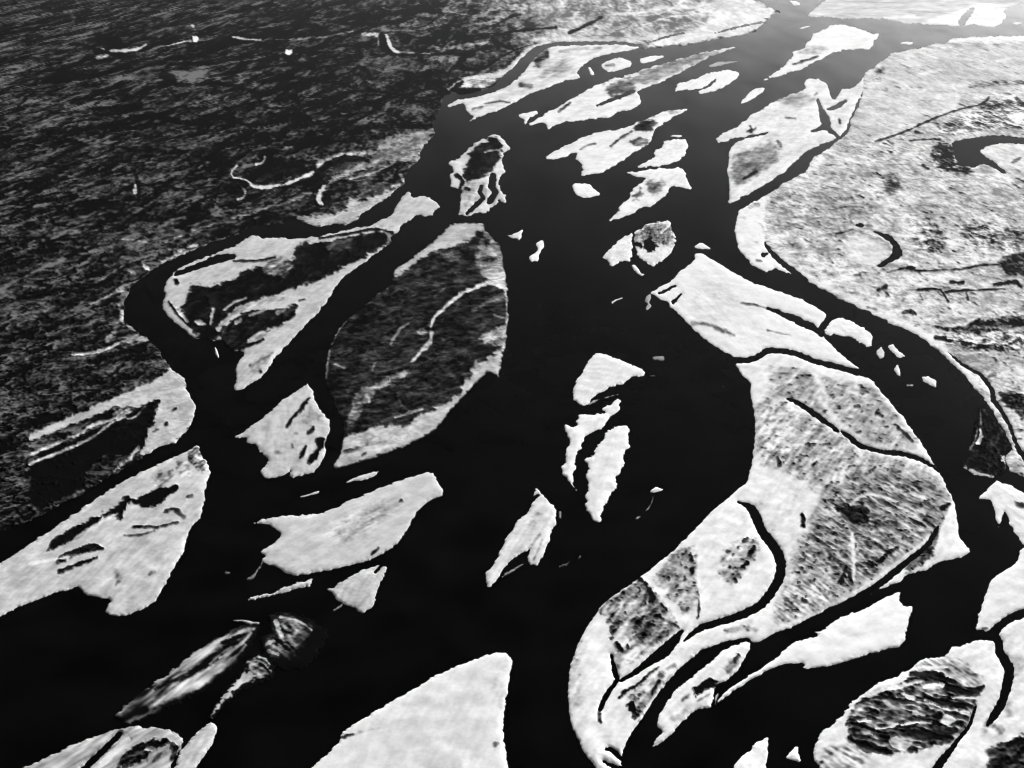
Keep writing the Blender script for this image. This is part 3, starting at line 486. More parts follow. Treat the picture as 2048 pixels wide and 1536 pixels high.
isle('large bottom right island split by a winding creek, with dark streaked ground', "1897,1296 1926,1290 1946,1281 1958,1277 1973,1276 1985,1268 1996,1256 2018,1240 2048,1228 2120,1208 2400,1150 2650,1400 2600,1750 2250,2000 1850,1950 1600,1760 1605,1660 1632,1590 1645,1555 1640,1536 1628,1520 1622,1505 1628,1490 1640,1467 1663,1448 1685,1429 1700,1406 1723,1388 1748,1369 1773,1359 1795,1353 1806,1342 1824,1337 1832,1324 1852,1315 1874,1313 1895,1310",
     base=0.07, amp=0.05, edge=1.8, f=[
      C("1960,1274,8 1975,1276,10 1986,1270,16 1995,1257,14 2018,1239,14 2048,1227,15 2120,1206,14"),
      C("1985,1268,16 1997,1284,14 2000,1305,16 2012,1325,18 2018,1343,18 2013,1375,17 2004,1405,15 1989,1429,14 1975,1450,5", 'creek'),
      S(0.45, "1978,1445,14 1968,1462,10", fe=5),
      P(0.66, "1697,1432 1714,1406 1764,1384 1815,1362 1825,1340 1880,1345 1895,1357 1938,1360 1962,1380 1947,1413 1938,1451 1906,1486 1843,1503 1780,1513 1720,1495 1695,1468", amp=0.30, fe=4, st=(-25, 3.0), nm='scrub_thicket', label='black and white streaked scrub'),
      P(0.35, "1830,1330 1860,1318 1897,1312 1925,1325 1950,1345 1965,1362 1955,1378 1920,1368 1890,1345 1850,1345", amp=0.2, fe=5, st=(-58, 5.0)),
      S(0.93, "1822,1348,8 1845,1352,14 1874,1356,16 1906,1366,10"), S(0.93, "1893,1381,6 1925,1386,12 1950,1384,14 1966,1376,8"), S(0.95, "1852,1402,6 1890,1409,12 1925,1413,10 1945,1415,6"),
      S(0.95, "1697,1479,8 1720,1490,12 1748,1499,14 1780,1508,10"), S(0.92, "1811,1465,10 1840,1472,20 1874,1472,22 1910,1462,12"), S(0.9, "1714,1408,4 1750,1398,6 1790,1396,4"), S(0.85, "1840,1440,10 1870,1445,14 1880,1430,10"),
      S(0.55, "1780,1420,20 1800,1430,24", fe=5),
      S(0.05, "1828,1338,4 1860,1337,6 1893,1337,6"), S(0.05, "1718,1390,7 1764,1382,10 1811,1372,10 1843,1364,6", amp=0.15), S(0.06, "1850,1376,8 1870,1372,10 1884,1373,10"), S(0.06, "1849,1403,4 1870,1412,5 1890,1419,6 1938,1426,5"), S(0.06, "1906,1397,5 1954,1397,5"),
      S(0.05, "1803,1453,4 1830,1447,7 1862,1448,4"), S(0.06, "1712,1445,6 1741,1441,9"), S(0.1, "1751,1460,4 1780,1456,6 1795,1450,5"),
      P(0.22, "1777,1490 1781,1476 1792,1473 1800,1480 1825,1488 1818,1496 1808,1507 1792,1502", fe=1.8, nm='sand_patch'), P(0.15, "1880,1440 1886,1434 1893,1428 1903,1432 1917,1438 1905,1448 1897,1455 1886,1450", fe=1.8, nm='sand_patch'),
      S(0.1, "1808,1390,10 1825,1400,12"), S(0.2, "1828,1428,8 1848,1432,8"), S(0.3, "1690,1478,3 1715,1498,5 1740,1510,5"), S(0.5, "1640,1526,4 1680,1520,5 1720,1530,4", amp=0.2),
      P(0.28, "1640,1500 1690,1490 1740,1515 1720,1545 1650,1545", amp=0.24, fe=8, st=(-50, 4)),
      C("1951,1414,3 1944,1438,4 1935,1457,4 1919,1476,6 1903,1498,9 1885,1520,13 1874,1536,15 1850,1575,16 1830,1660,18 1840,1780,22 1880,1960,26", 'creek'),
      P(0.82, "1973,1505 1985,1495 2001,1489 2030,1478 2060,1470 2200,1430 2200,1600 1985,1600 1978,1536", amp=0.2, fe=5, nm='scrub_patch', label='dark scrub at the lower right corner'), S(0.5, "1990,1455,12 2000,1462,14", fe=5), S(0.25, "2030,1360,20 2040,1320,12", fe=10), S(0.3, "2015,1410,12 2018,1430,12", fe=8)])
bar('white block of sand standing at the bottom edge, right of the black bend', "1539,1472 1537,1495 1533,1536 1530,1640 1505,1720 1450,1730 1415,1670 1440,1590 1466,1536 1470,1524 1485,1508 1504,1500 1505,1490", base=0.04)
bar('small white triangle right of the white block at the bottom edge', "1569,1516 1580,1503 1590,1492 1597,1495 1602,1527 1587,1522", base=0.04)
bar('long white bar tapering to a thin lower spit, just below the largest island', "1796,1182 1803,1184 1800,1200 1805,1211 1818,1212 1828,1210 1823,1228 1813,1267 1811,1282 1796,1296 1748,1305 1696,1322 1673,1330 1636,1337 1612,1338 1604,1332 1570,1333 1536,1342 1525,1347 1487,1370 1450,1395 1432,1410 1436,1398 1450,1382 1475,1365 1505,1347 1537,1325 1556,1312 1573,1295 1591,1282 1616,1277 1638,1271 1625,1264 1646,1259 1676,1237 1716,1222 1761,1200",
    base=0.03, amp=0.02, rim=0.03, f=[C("1536,1345,6 1560,1336,8 1590,1332,9 1606,1331,6")])
bar('white bar between two black channels, with a dark notch and a pointed lower end', "1502,1286 1502,1292 1497,1306 1485,1327 1470,1350 1450,1365 1435,1368 1430,1378 1427,1397 1422,1418 1408,1418 1387,1423 1370,1440 1350,1463 1333,1478 1310,1495 1303,1493 1313,1477 1325,1462 1313,1453 1318,1430 1328,1410 1342,1393 1348,1380 1367,1367 1392,1347 1417,1327 1438,1307 1450,1298 1470,1289 1482,1284",
    base=0.07, amp=0.05, f=[
     P(1.0, "1384,1376 1395,1375 1410,1364 1425,1360 1440,1362 1432,1372 1410,1380 1398,1390 1390,1395", amp=0.02, fe=2, nm='wet_hollow', label='black notch'),
     P(0.42, "1448,1340 1460,1325 1475,1312 1480,1318 1470,1338 1455,1350", amp=0.18, fe=4), S(0.85, "1470,1325,6 1477,1313,7"), P(0.22, "1340,1440 1360,1415 1385,1410 1370,1430 1350,1450", fe=6), S(0.5, "1378,1393,5 1366,1400,6", fe=3), S(0.5, "1395,1404,3 1412,1395,4 1420,1388,3")])
bit('tiny pale comb of sand between the notched bar and the thin spit', "1431,1408,4 1432,1396,7 1436,1388,3", base=0.2)
isle('largest island, pale grass and scrub wrapped by the curving right channel', "1470,727 1478,745 1493,760 1503,772 1500,782 1504,810 1510,840 1510,875 1505,912 1500,940 1493,965 1468,985 1443,1005 1418,1027 1393,1055 1364,1083 1345,1102 1315,1126 1285,1150 1245,1178 1205,1207 1195,1222 1170,1257 1152,1295 1139,1332 1135,1375 1136,1405 1138,1430 1143,1452 1155,1480 1172,1512 1190,1536 1215,1570 1250,1610 1250,1580 1243,1536 1243,1518 1248,1498 1260,1475 1267,1460 1277,1450 1290,1430 1308,1402 1325,1378 1350,1347 1367,1330 1400,1303 1425,1292 1450,1285 1475,1279 1500,1278 1505,1288 1520,1285 1540,1272 1562,1262 1586,1255 1623,1235 1673,1210 1723,1187 1740,1192 1748,1185 1786,1170 1806,1162 1811,1150 1848,1142 1868,1132 1881,1122 1901,1120 1921,1117 1936,1110 1941,1102 1930,1088 1918,1075 1918,1050 1913,1022 1908,1000 1893,972 1883,950 1876,937 1861,917 1848,892 1828,865 1806,832 1786,810 1766,787 1748,765 1733,752 1716,747 1686,740 1648,731 1623,724 1591,711 1561,706 1535,706 1515,718 1493,725",
     base=0.06, amp=0.04, rim=0.05, edge=1.0, spot=0.30, f=[
      C("1462,719,10 1493,721,10 1515,714,10 1535,702,10 1561,702,9 1591,707,9 1623,720,10 1648,727,10 1686,737,10 1716,745,11 1734,748,12"),
      P(0.30, "1540,735 1600,738 1690,768 1742,768 1792,830 1842,898 1800,902 1720,882 1650,832 1580,797 1530,782 1545,752", amp=0.15, fe=8, nm='grass_patch'),
      P(0.30, "1513,790 1580,805 1680,872 1720,902 1800,920 1875,945 1905,1010 1885,1050 1822,1098 1702,1190 1602,1240 1560,1250 1572,1170 1587,1110 1602,1060 1650,1000 1600,958 1560,940 1518,928", amp=0.18, fe=14, nm='grass_patch'),
      P(0.43, "1640,1005 1700,962 1800,942 1870,962 1897,1020 1862,1068 1782,1128 1702,1178 1662,1193 1640,1140 1600,1150 1582,1125 1620,1065", amp=0.20, fe=18, st=(-64, 3.0), nm='scrub_patch'),
      P(0.28, "1560,1180 1640,1150 1690,1190 1600,1238 1545,1250", amp=0.24, fe=12, st=(-60, 4.0)),
      P(0.08, "1500,975 1560,950 1630,985 1615,1040 1590,1080 1560,1100 1540,1060 1510,1010", fe=14),
      P(0.22, "1520,820 1570,830 1600,900 1580,935 1520,925", amp=0.22, fe=10),
      S(0.08, "1612,727,7 1635,760,9 1655,800,8", fe=4), S(0.08, "1640,800,10 1680,850,12 1720,880,12", fe=5), S(0.1, "1700,1010,5 1735,990,6 1780,1000,5 1850,1030,4", fe=3),
      C("1574,799,2 1585,801,6 1598,807,8 1620,822,9 1641,837,9 1676,862,6", 'creek', 'thin creek'), C("1683,863,3 1697,873,9 1721,892,9 1748,900,6 1773,905,8 1801,907,9 1836,917,8 1860,929,6 1884,946,5"),
      C("1476,1004,2 1488,1009,6 1501,1016,14 1512,1032,17 1520,1055,16 1537,1080,18 1555,1105,18 1562,1132,18 1557,1160,17 1542,1185,16 1522,1210,15 1490,1227,15 1455,1240,12 1412,1252,11 1392,1262,9 1368,1282,3", 'creek', 'broad winding creek'),
      C("1364,1262,4 1350,1280,15 1332,1299,22 1318,1310,20 1300,1322,15 1270,1345,8 1240,1362,4", 'creek'), C("1222,1310,2 1226,1326,6 1230,1345,9 1234,1361,7 1220,1380,7 1208,1400,8 1200,1420,6", 'creek'), S(0.85, "1199,1424,6 1199,1436,7 1202,1448,4"),
      S(0.03, "1268,1132,8 1300,1175,11 1325,1205,12 1350,1225,13 1367,1245,12", fe=2.5),
      P(0.44, "1197,1222 1207,1207 1275,1162 1288,1162 1362,1257 1325,1282 1282,1312 1240,1344 1233,1312 1225,1282 1218,1245", amp=0.24, fe=5, nm='scrub_patch'),
      P(0.75, "1262,1242 1285,1232 1302,1250 1295,1270 1275,1272", amp=0.18, fe=8), S(0.9, "1278,1158,8 1292,1172,6 1305,1198,12 1300,1205,6"), S(0.85, "1322,1210,5 1332,1222,6"), S(0.85, "1312,1235,8 1335,1245,7 1358,1256,6", amp=0.3), S(0.85, "1220,1238,4 1238,1220,4"),
      P(0.1, "1228,1265 1250,1262 1262,1285 1245,1300 1225,1295", amp=0.12, fe=6), P(0.15, "1240,1315 1270,1295 1300,1295 1262,1325 1240,1335", amp=0.2, fe=5),
      S(1.0, "1232,1290,7 1240,1298,9 1246,1304,4"), S(0.95, "1255,1291,4 1256,1297,5"), S(0.85, "1226,1268,4 1238,1256,4"),
      P(0.34, "1307,1157 1340,1120 1355,1100 1395,1095 1392,1150 1400,1210 1370,1232 1345,1207", amp=0.18, fe=6, nm='scrub_patch'), S(0.9, "1381,1112,7 1384,1125,7"), S(0.85, "1383,1142,8 1385,1148,8"), S(0.55, "1336,1150,10 1345,1140,12", fe=5),
      S(0.85, "1397,1172,3 1399,1210,5 1396,1237,3"), S(0.03, "1400,1100,4 1397,1140,8 1401,1190,8 1406,1235,6", fe=3),
      P(0.34, "1438,1145 1450,1100 1490,1080 1522,1085 1512,1110 1492,1138 1470,1168 1447,1165", amp=0.18, fe=7, nm='scrub_patch'),
      S(0.95, "1508,1098,9 1500,1110,9"), S(0.95, "1494,1128,9 1485,1136,7"), S(0.95, "1468,1162,6 1473,1165,6"), S(0.85, "1488,1085,7 1495,1080,6"), S(0.8, "1455,1105,6 1462,1105,5"),
      P(0.94, "1661,1003 1668,1000 1700,1012 1737,1016 1733,1050 1711,1052 1690,1035 1680,1028", amp=0.12, fe=4, nm='scrub_thicket', label='nearly black scrub'), S(0.5, "1672,1008,8 1690,1016,10"),
      S(0.95, "1883,1019,9 1892,1014,10 1903,1010,7"), S(0.9, "1712,1132,10 1751,1130,11 1775,1110,8 1795,1098,8", amp=0.25), S(0.9, "1681,1167,8 1688,1150,10 1692,1138,6"), S(0.9, "1698,1150,8 1703,1165,8"), S(0.85, "1712,1090,4 1708,1102,5"),
      S(0.04, "1704,1070,7 1708,1125,7 1707,1160,6", fe=3), S(0.04, "1868,1066,5 1840,1092,6 1798,1124,6 1750,1162,8 1700,1195,10 1640,1228,9 1560,1258,8", fe=3),
      S(0.9, "1604,1030,9 1607,1052,9"), S(0.85, "1556,920,8 1560,930,7"), S(0.85, "1626,932,6 1634,925,5"), S(0.8, "1793,853,4 1810,870,6 1826,885,4"), S(0.85, "1711,815,7 1718,815,7"), S(0.85, "1753,828,6 1765,833,6"), S(0.8, "1806,978,6 1815,985,6"), S(0.85, "1740,945,6 1750,938,6"), S(0.9, "1848,1042,4 1870,1056,4"), S(0.9, "1820,1040,4 1850,1055,5"),
      P(0.7, "1855,1085 1870,1060 1882,1058 1876,1085 1868,1105 1850,1125 1825,1140 1812,1148 1806,1140 1825,1115", amp=0.15, fe=4, nm='scrub_patch'),
      P(0.02, "1880,1060 1890,1040 1900,1010 1912,1000 1918,1070 1941,1102 1935,1112 1900,1121 1868,1108", fe=3, nm='sand_patch', label='bright white sand triangle'),
      C("1720,1193,15 1748,1176,12 1773,1157,12 1798,1137,11 1823,1117,9 1848,1097,9 1862,1080,9 1876,1052,4"), S(0.05, "1733,1188,3 1760,1176,6 1800,1158,8 1830,1145,6"),
      P(0.34, "1255,1400 1300,1356 1345,1335 1350,1345 1318,1385 1298,1418 1262,1425", amp=0.24, fe=5, nm='scrub_patch'), S(0.85, "1240,1398,6 1252,1384,8 1275,1372,6 1300,1348,6 1318,1336,4"), P(0.95, "1254,1415 1264,1404 1270,1422 1290,1428 1275,1444 1262,1430", amp=0.15, fe=2.5, nm='scrub_thicket'), S(0.85, "1305,1385,7 1318,1365,7"), S(0.6, "1336,1340,6 1348,1332,8", fe=3),
      S(0.6, "1320,1350,8 1325,1354,6"), S(0.4, "1450,1265,6 1480,1258,10 1510,1262,8", amp=0.2, fe=4), S(0.9, "1480,1284,7 1495,1282,8"), S(0.04, "1268,1450,4 1290,1422,4 1325,1372,5", fe=2),
      C("1212,1498,3 1222,1499,7 1232,1508,8 1244,1520,6"), C("1207,1522,3 1222,1531,6 1240,1536,7"), S(0.15, "1160,1290,14 1152,1350,16 1155,1410,14", fe=10)])

# ------------------------------------------------------------------ light and air
SUN_S, SKY_S, EXPO = 5.0, 0.05, 1.5
HAZE_D, HAZE_G = 2.8e-6, 0.86


# ------------------------------------------------------------------ scene helpers
scene = bpy.context.scene
COL = scene.collection


def new_obj(name, me, parent=None):
    o = bpy.data.objects.new(name, me)
    COL.objects.link(o)
    if parent:
        o.parent = parent
    return o


def tag(o, label=None, cat=None, kind=None, group=None):
    if label:
        o['label'] = label
    if cat:
        o['category'] = cat
    if kind:
        o['kind'] = kind
    if group:
        o['group'] = group
    return o


def build_mesh(name, V, T, Q, attr, mat):
    """V verts, T triangles, Q quads"""
    me = bpy.data.meshes.new(name)
    me.vertices.add(len(V))
    me.vertices.foreach_set('co', np.ascontiguousarray(V, np.float32).ravel())
    nl = 3 * len(T) + 4 * len(Q)
    me.loops.add(nl)
    me.polygons.add(len(T) + len(Q))
    li = np.concatenate([T.ravel(), Q.ravel()]).astype(np.int32)
    ls = np.concatenate([np.arange(len(T)) * 3, 3 * len(T) + np.arange(len(Q)) * 4]).astype(np.int32)
    me.loops.foreach_set('vertex_index', li)
    me.polygons.foreach_set('loop_start', ls)
    me.polygons.foreach_set('use_smooth', np.ones(len(T) + len(Q), bool))
    for an, av in attr.items():
        a = me.attributes.new(an, 'FLOAT', 'POINT')
        a.data.foreach_set('value', np.ascontiguousarray(av, np.float32))
    me.update(calc_edges=True)
    me.validate()
    me.materials.append(mat)
    return me


def submesh(V, T, Q, attr, selT, selQ):
    t, q = T[selT], Q[selQ]
    used = np.unique(np.concatenate([t.ravel(), q.ravel()]))
    m = np.full(len(V), -1, np.int64)
    m[used] = np.arange(len(used))
    return V[used], m[t].reshape(-1, 3), m[q].reshape(-1, 4), {k: a[used] for k, a in attr.items()}


def clip_grid(f):
    """grid field -> (vertex blends, tris, quads): keeps f > 0, new vertices where an edge crosses zero"""
    ny, nx = f.shape
    F = f.ravel()
    idx = np.arange(ny * nx).reshape(ny, nx)
    a, b, c, d = (idx[:-1, :-1].ravel(), idx[:-1, 1:].ravel(), idx[1:, 1:].ravel(), idx[1:, :-1].ravel())
    ins = F > 0
    cnt = ins[a].astype(int) + ins[b] + ins[c] + ins[d]
    full = cnt == 4
    Qd = np.stack([a[full], d[full], c[full], b[full]], 1)
    part = (cnt > 0) & ~full
    tri = np.concatenate([np.stack([a[part], d[part], c[part]], 1), np.stack([a[part], c[part], b[part]], 1)])
    ti = ins[tri]
    n = ti.sum(1)
    tris = [tri[n == 3]]
    N = ny * nx
    key_i, key_o = [], []

    def ekey(i, o):
        return i * N + o
    one = tri[n == 1]
    oi = ti[n == 1].argmax(1)
    r = np.arange(len(one))
    p, q, s = one[r, oi], one[r, (oi + 1) % 3], one[r, (oi + 2) % 3]
    two = tri[n == 2]
    oo = (~ti[n == 2]).argmax(1)
    r2 = np.arange(len(two))
    o2, p2, q2 = two[r2, oo], two[r2, (oo + 1) % 3], two[r2, (oo + 2) % 3]
    keys = np.concatenate([ekey(p, q), ekey(p, s), ekey(q2, o2), ekey(p2, o2)])
    uk, inv = np.unique(keys, return_inverse=True)
    l1, l2 = len(p), len(p2)
    e = inv + N
    epq, eps, eqo, epo = e[:l1], e[l1:2 * l1], e[2 * l1:2 * l1 + l2], e[2 * l1 + l2:]
    tris.append(np.stack([p, epq, eps], 1))
    quads = np.concatenate([Qd, np.stack([p2, q2, eqo, epo], 1)])
    T = np.concatenate(tris)
    ei, eo = uk // N, uk % N
    t = F[ei] / (F[ei] - F[eo])
    return ei, eo, t, T, quads


def sm(x):
    x = np.clip(x, 0, 1)
    return x * x * (3 - 2 * x)


# ------------------------------------------------------------------ materials (all procedural, black-and-white film tones)
def nodes(m):
    m.use_nodes = True
    nt = m.node_tree
    return nt, nt.nodes, nt.links, nt.nodes['Principled BSDF']


def land_material(name, bright, dark, fine, spec):
    m = bpy.data.materials.new(name)
    nt, N, L, b = nodes(m)
    at = N.new('ShaderNodeAttribute')
    at.attribute_name = 'cover'
    geo = N.new('ShaderNodeNewGeometry')
    tot = at.outputs['Fac']
    for sc, am in ((0.045, fine * 0.8), (0.16, fine * 1.0), (0.5, fine * 1.0)):
        n = N.new('ShaderNodeTexNoise')
        n.inputs['Scale'].default_value = sc
        n.inputs['Detail'].default_value = 3
        L.new(geo.outputs['Position'], n.inputs['Vector'])
        s = N.new('ShaderNodeMath')
        s.operation = 'SUBTRACT'
        L.new(n.outputs['Fac'], s.inputs[0])
        s.inputs[1].default_value = 0.5
        ma = N.new('ShaderNodeMath')
        ma.operation = 'MULTIPLY_ADD'
        L.new(s.outputs[0], ma.inputs[0])
        ma.inputs[1].default_value = am
        L.new(tot, ma.inputs[2])
        tot = ma.outputs[0]
    inv = N.new('ShaderNodeMath')
    inv.operation = 'SUBTRACT'
    inv.use_clamp = True
    inv.inputs[0].default_value = 1.0
    L.new(tot, inv.inputs[1])
    pw = N.new('ShaderNodeMath')
    pw.operation = 'POWER'
    L.new(inv.outputs[0], pw.inputs[0])
    pw.inputs[1].default_value = 2.2
    mx = N.new('ShaderNodeMath')
    mx.operation = 'MULTIPLY_ADD'
    L.new(pw.outputs[0], mx.inputs[0])
    mx.inputs[1].default_value = bright - dark
    mx.inputs[2].default_value = dark
    cb = N.new('ShaderNodeCombineColor')
    for k in range(3):
        L.new(mx.outputs[0], cb.inputs[k])
    L.new(cb.outputs[0], b.inputs['Base Color'])
    b.inputs['Roughness'].default_value = 0.85
    b.inputs['Specular IOR Level'].default_value = spec
    return m


def water_material(name, tone, ior):
    m = bpy.data.materials.new(name)
    nt, N, L, b = nodes(m)
    b.inputs['Base Color'].default_value = (tone, tone, tone, 1)
    b.inputs['Roughness'].default_value = 0.1
    b.inputs['IOR'].default_value = ior
    b.inputs['Specular IOR Level'].default_value = WATER_SPEC
    geo = N.new('ShaderNodeNewGeometry')
    mp = N.new('ShaderNodeMapping')
    mp.inputs['Scale'].default_value = (0.05, 0.02, 0.05)
    L.new(geo.outputs['Position'], mp.inputs['Vector'])
    n = N.new('ShaderNodeTexNoise')
    n.inputs['Scale'].default_value = 1.0
    n.inputs['Detail'].default_value = 4
    L.new(mp.outputs[0], n.inputs['Vector'])
    # silt drifting in the current: slow change of the water's own tone
    r = N.new('ShaderNodeMapRange')
    r.inputs['From Min'].default_value = 0.35
    r.inputs['From Max'].default_value = 0.7
    r.inputs['To Min'].default_value = tone * 0.5
    r.inputs['To Max'].default_value = tone * 1.8
    n2 = N.new('ShaderNodeTexNoise')
    n2.inputs['Scale'].default_value = 0.012
    n2.inputs['Detail'].default_value = 5
    L.new(geo.outputs['Position'], n2.inputs['Vector'])
    L.new(n2.outputs['Fac'], r.inputs['Value'])
    cb = N.new('ShaderNodeCombineColor')
    for k in range(3):
        L.new(r.outputs[0], cb.inputs[k])
    L.new(cb.outputs[0], b.inputs['Base Color'])
    # wind lanes: some reaches mirror the sky more than others
    mp3 = N.new('ShaderNodeMapping')
    mp3.inputs['Scale'].default_value = (0.006, 0.0016, 0.006)
    mp3.inputs['Rotation'].default_value = (0, 0, math.radians(-25))
    L.new(geo.outputs['Position'], mp3.inputs['Vector'])
    n3 = N.new('ShaderNodeTexNoise')
    n3.inputs['Scale'].default_value = 1.0
    n3.inputs['Detail'].default_value = 7
    n3.inputs['Roughness'].default_value = 0.65
    L.new(mp3.outputs[0], n3.inputs['Vector'])
    r3 = N.new('ShaderNodeMapRange')
    r3.inputs['From Min'].default_value = 0.3
    r3.inputs['From Max'].default_value = 0.7
    r3.inputs['To Min'].default_value = WATER_SPEC * 0.55
    r3.inputs['To Max'].default_value = WATER_SPEC * 1.5
    L.new(n3.outputs['Fac'], r3.inputs['Value'])
    L.new(r3.outputs[0], b.inputs['Specular IOR Level'])
    bp = N.new('ShaderNodeBump')
    bp.inputs['Strength'].default_value = 0.12
    bp.inputs['Distance'].default_value = 0.6
    L.new(n.outputs['Fac'], bp.inputs['Height'])
    L.new(bp.outputs[0], b.inputs['Normal'])
    return m


WATER_SPEC = 0.5
M_LAND = land_material('sand_and_scrub', 0.60, 0.002, 0.10, 0.0)
M_WATER = water_material('river_water', 0.001, 1.018)
M_POND = water_material('still_water', 0.001, 1.008)

# ------------------------------------------------------------------ build land
FX = None


def axis_full():
    xs = np.concatenate([np.arange(-1500, -300, 30.0), np.arange(-300, -20, 8.0), np.arange(-20, 2070, 2.0),
                         np.arange(2070, 2400, 8.0), np.arange(2400, 3600, 30.0)])
    ys = np.concatenate([np.arange(-254, -20, 3.0), np.arange(-20, 1550, 2.0), np.arange(1550, 2300, 12.0)])
    return xs, ys


SUN_AZ, SUN_EL = 31.0, 17.0


def build_unit(u, seed):
    Pn = u['poly']
    if u['poly'].shape[1] == 3:            # a band given by its centre line
        line = smooth_line(Pn)
        m = line[:, 2].max() + 8
        bb = (line[:, 0].min() - m, line[:, 1].min() - m, line[:, 0].max() + m, line[:, 1].max() + m)
    else:
        line = None
        if not u['raw']:
            Pn = soften(Pn)
        bb = (Pn[:, 0].min() - 6, Pn[:, 1].min() - 6, Pn[:, 0].max() + 6, Pn[:, 1].max() + 6)
    fx, fy = axis_full()
    if max(bb[2] - bb[0], bb[3] - bb[1]) < 170:
        xs = np.arange(bb[0], bb[2] + 1, 1.0)
        ys = np.arange(bb[1], bb[3] + 1, 1.0)
        step = 1.0
    else:
        xs = fx[(fx >= bb[0] - 4) & (fx <= bb[2] + 4)]
        ys = fy[(fy >= bb[1] - 4) & (fy <= bb[3] + 4)]
        step = 2.0
    X, Y = np.meshgrid(xs, ys)
    X = X.astype(float)
    gx, gy = ground(X, Y)
    cx, cy = cellsize(X, Y, step)
    cell = np.sqrt(cx * cy)
    f = sdf_line(line, X, Y) if line is not None else sdf_poly(Pn, X, Y)
    # ragged shore
    near = np.abs(f) < 14
    if near.any():
        e = np.zeros_like(f)
        xx, yy = X[near], Y[near]
        sc = min(1.0, max(0.35, min(bb[2] - bb[0], bb[3] - bb[1]) / 70.0))
        e[near] = u['edge'] * sc * (0.9 * perlin(xx / 19, yy / 12, seed + 70) + 0.6 * perlin(xx / 8, yy / 5.5, seed + 71)
                               + 0.4 * perlin(xx / 3.7, yy / 2.9, seed + 72))
        f = f + e * np.exp(-(f / 9) ** 2)
    cov = np.full(X.shape, float(u['base']))
    amp = np.full(X.shape, float(u['amp']))
    feat = np.full(X.shape, -1, np.int32)
    wob = 2.2 * fbm(gx, gy, cell, seed + 40, LAMS, lo=2.2, hi=14)
    strk = np.zeros(X.shape)
    dirs = []
    wet = []
    f0 = f.copy()
    for k, ft in enumerate(u['f']):
        Pf = ft['P']
        mg = 14 + (Pf[:, 2].max() if Pf.shape[1] == 3 else 0)
        i0, i1 = np.searchsorted(xs, [Pf[:, 0].min() - mg, Pf[:, 0].max() + mg])
        j0, j1 = np.searchsorted(ys, [Pf[:, 1].min() - mg, Pf[:, 1].max() + mg])
        if i1 <= i0 or j1 <= j0:
            continue
        sl = (slice(j0, j1), slice(i0, i1))
        Xs, Ys = X[sl], Y[sl]
        if ft['k'] in 'ph':
            d = sdf_poly(soften(Pf), Xs, Ys)
        else:
            d = sdf_line(Pf, Xs, Ys)
        if ft['k'] in 'ch':
            w = 0.9 * perlin(Xs / 11, Ys / 7, seed + 80 + k) + 0.6 * perlin(Xs / 4.6, Ys / 3.4, seed + 81 + k)
            if ft.get('nm'):
                wet.append((ft, sl, np.minimum(d + 2.5, f0[sl] - 1.0)))
            f[sl] = np.minimum(f[sl], -(d + 0.85 * w))
            continue
        fe = ft['fe']
        if ft['k'] == 's':               # uneven margins, broken ends
            wmax = Pf[:, 2].max()
            d = d + min(1.0, wmax / 9.0) * (0.9 * perlin(Xs / 14, Ys / 9, seed + 90 + k) + 0.55 * perlin(Xs / 5, Ys / 3.6, seed + 91 + k))
        elif ft['c'] > 0.3 or u['base'] > 0.5:
            d = d + min(fe, 3.0) * (0.6 * perlin(Xs / 15, Ys / 10, seed + 90 + k) + 0.4 * perlin(Xs / 6, Ys / 4, seed + 91 + k))
        m = sm(0.5 + (d + wob[sl] * (0.8 if ft['k'] == 'p' else 0.35) * min(1, fe / 2.5)) / (2 * fe))
        cov[sl] = cov[sl] * (1 - m) + ft['c'] * m
        a = ft['amp']
        if a is None:
            a = 0.05 if ft['c'] < 0.15 else 0.15 if ft['c'] < 0.9 else 0.05
        amp[sl] = amp[sl] * (1 - m) + a * m
        if ft['st']:
            dirs.append((sl, m, ft['st']))
        if ft['k'] == 'p' and not ft['nm'] and u['kind'] != 'structure' and abs(ft['c'] - u['base']) >= 0.2:
            ft['nm'] = 'scrub_patch' if ft['c'] >= 0.3 else 'sand_patch'
        if ft['nm']:
            feat[sl] = np.where(m > 0.5, k, feat[sl])
        else:
            if ft['k'] == 'p':
                feat[sl] = np.where(m > 0.5, -1, feat[sl])
    if u['kind'] == 'structure':         # ground noise stretched in depth, more with distance from the camera
        gv = np.where(gy > 1500, 1500 * (1 + np.log(np.maximum(gy, 1500) / 1500)), gy)
        cv = cx * 1.25
        n0 = 0.8 * fbm(gx, gv, cv, seed, LAMS, ang=-8, ratio=1.3, hi=11) + 0.65 * fbm(gx, gv, cv, seed + 5, LAMS, ang=14, ratio=2.0, lo=7, hi=60) + 0.5 * fbm(gx, gv, cv, seed + 9, LAMS, lo=1.2, hi=4)
        if u['base'] > 0.5:
            k_d, k_l, ang_s = 2.1, 1.5, 20
        else:
            k_d, k_l, ang_s = 1.1, 1.0, -12
        for q, (lm, rt) in enumerate(((620, 3.5), (300, 3.0), (130, 2.6), (60, 2.2))):
            n0 = n0 + k_d * scars(gx, gv, cv, seed + 200 + 10 * q, lm, ang_s, rt, 1.8) - k_l * scars(gx, gv, cv, seed + 300 + 10 * q, lm * 0.8, ang_s - 6, rt, 1.3)
    elif u['st'] == (0, 1) and u['base'] < 0.35:
        ok = f > 0
        ux, uy = gx[ok] - gx[ok].mean(), gy[ok] - gy[ok].mean()
        ax = 0.5 * math.degrees(math.atan2(2 * (ux * uy).mean(), (ux * ux).mean() - (uy * uy).mean()))
        n0 = 0.8 * fbm(gx, gy, cell, seed, LAMS, ang=ax, ratio=4.5, hi=40) + 0.5 * fbm(gx, gy, cell, seed + 7, LAMS, hi=14)
    else:
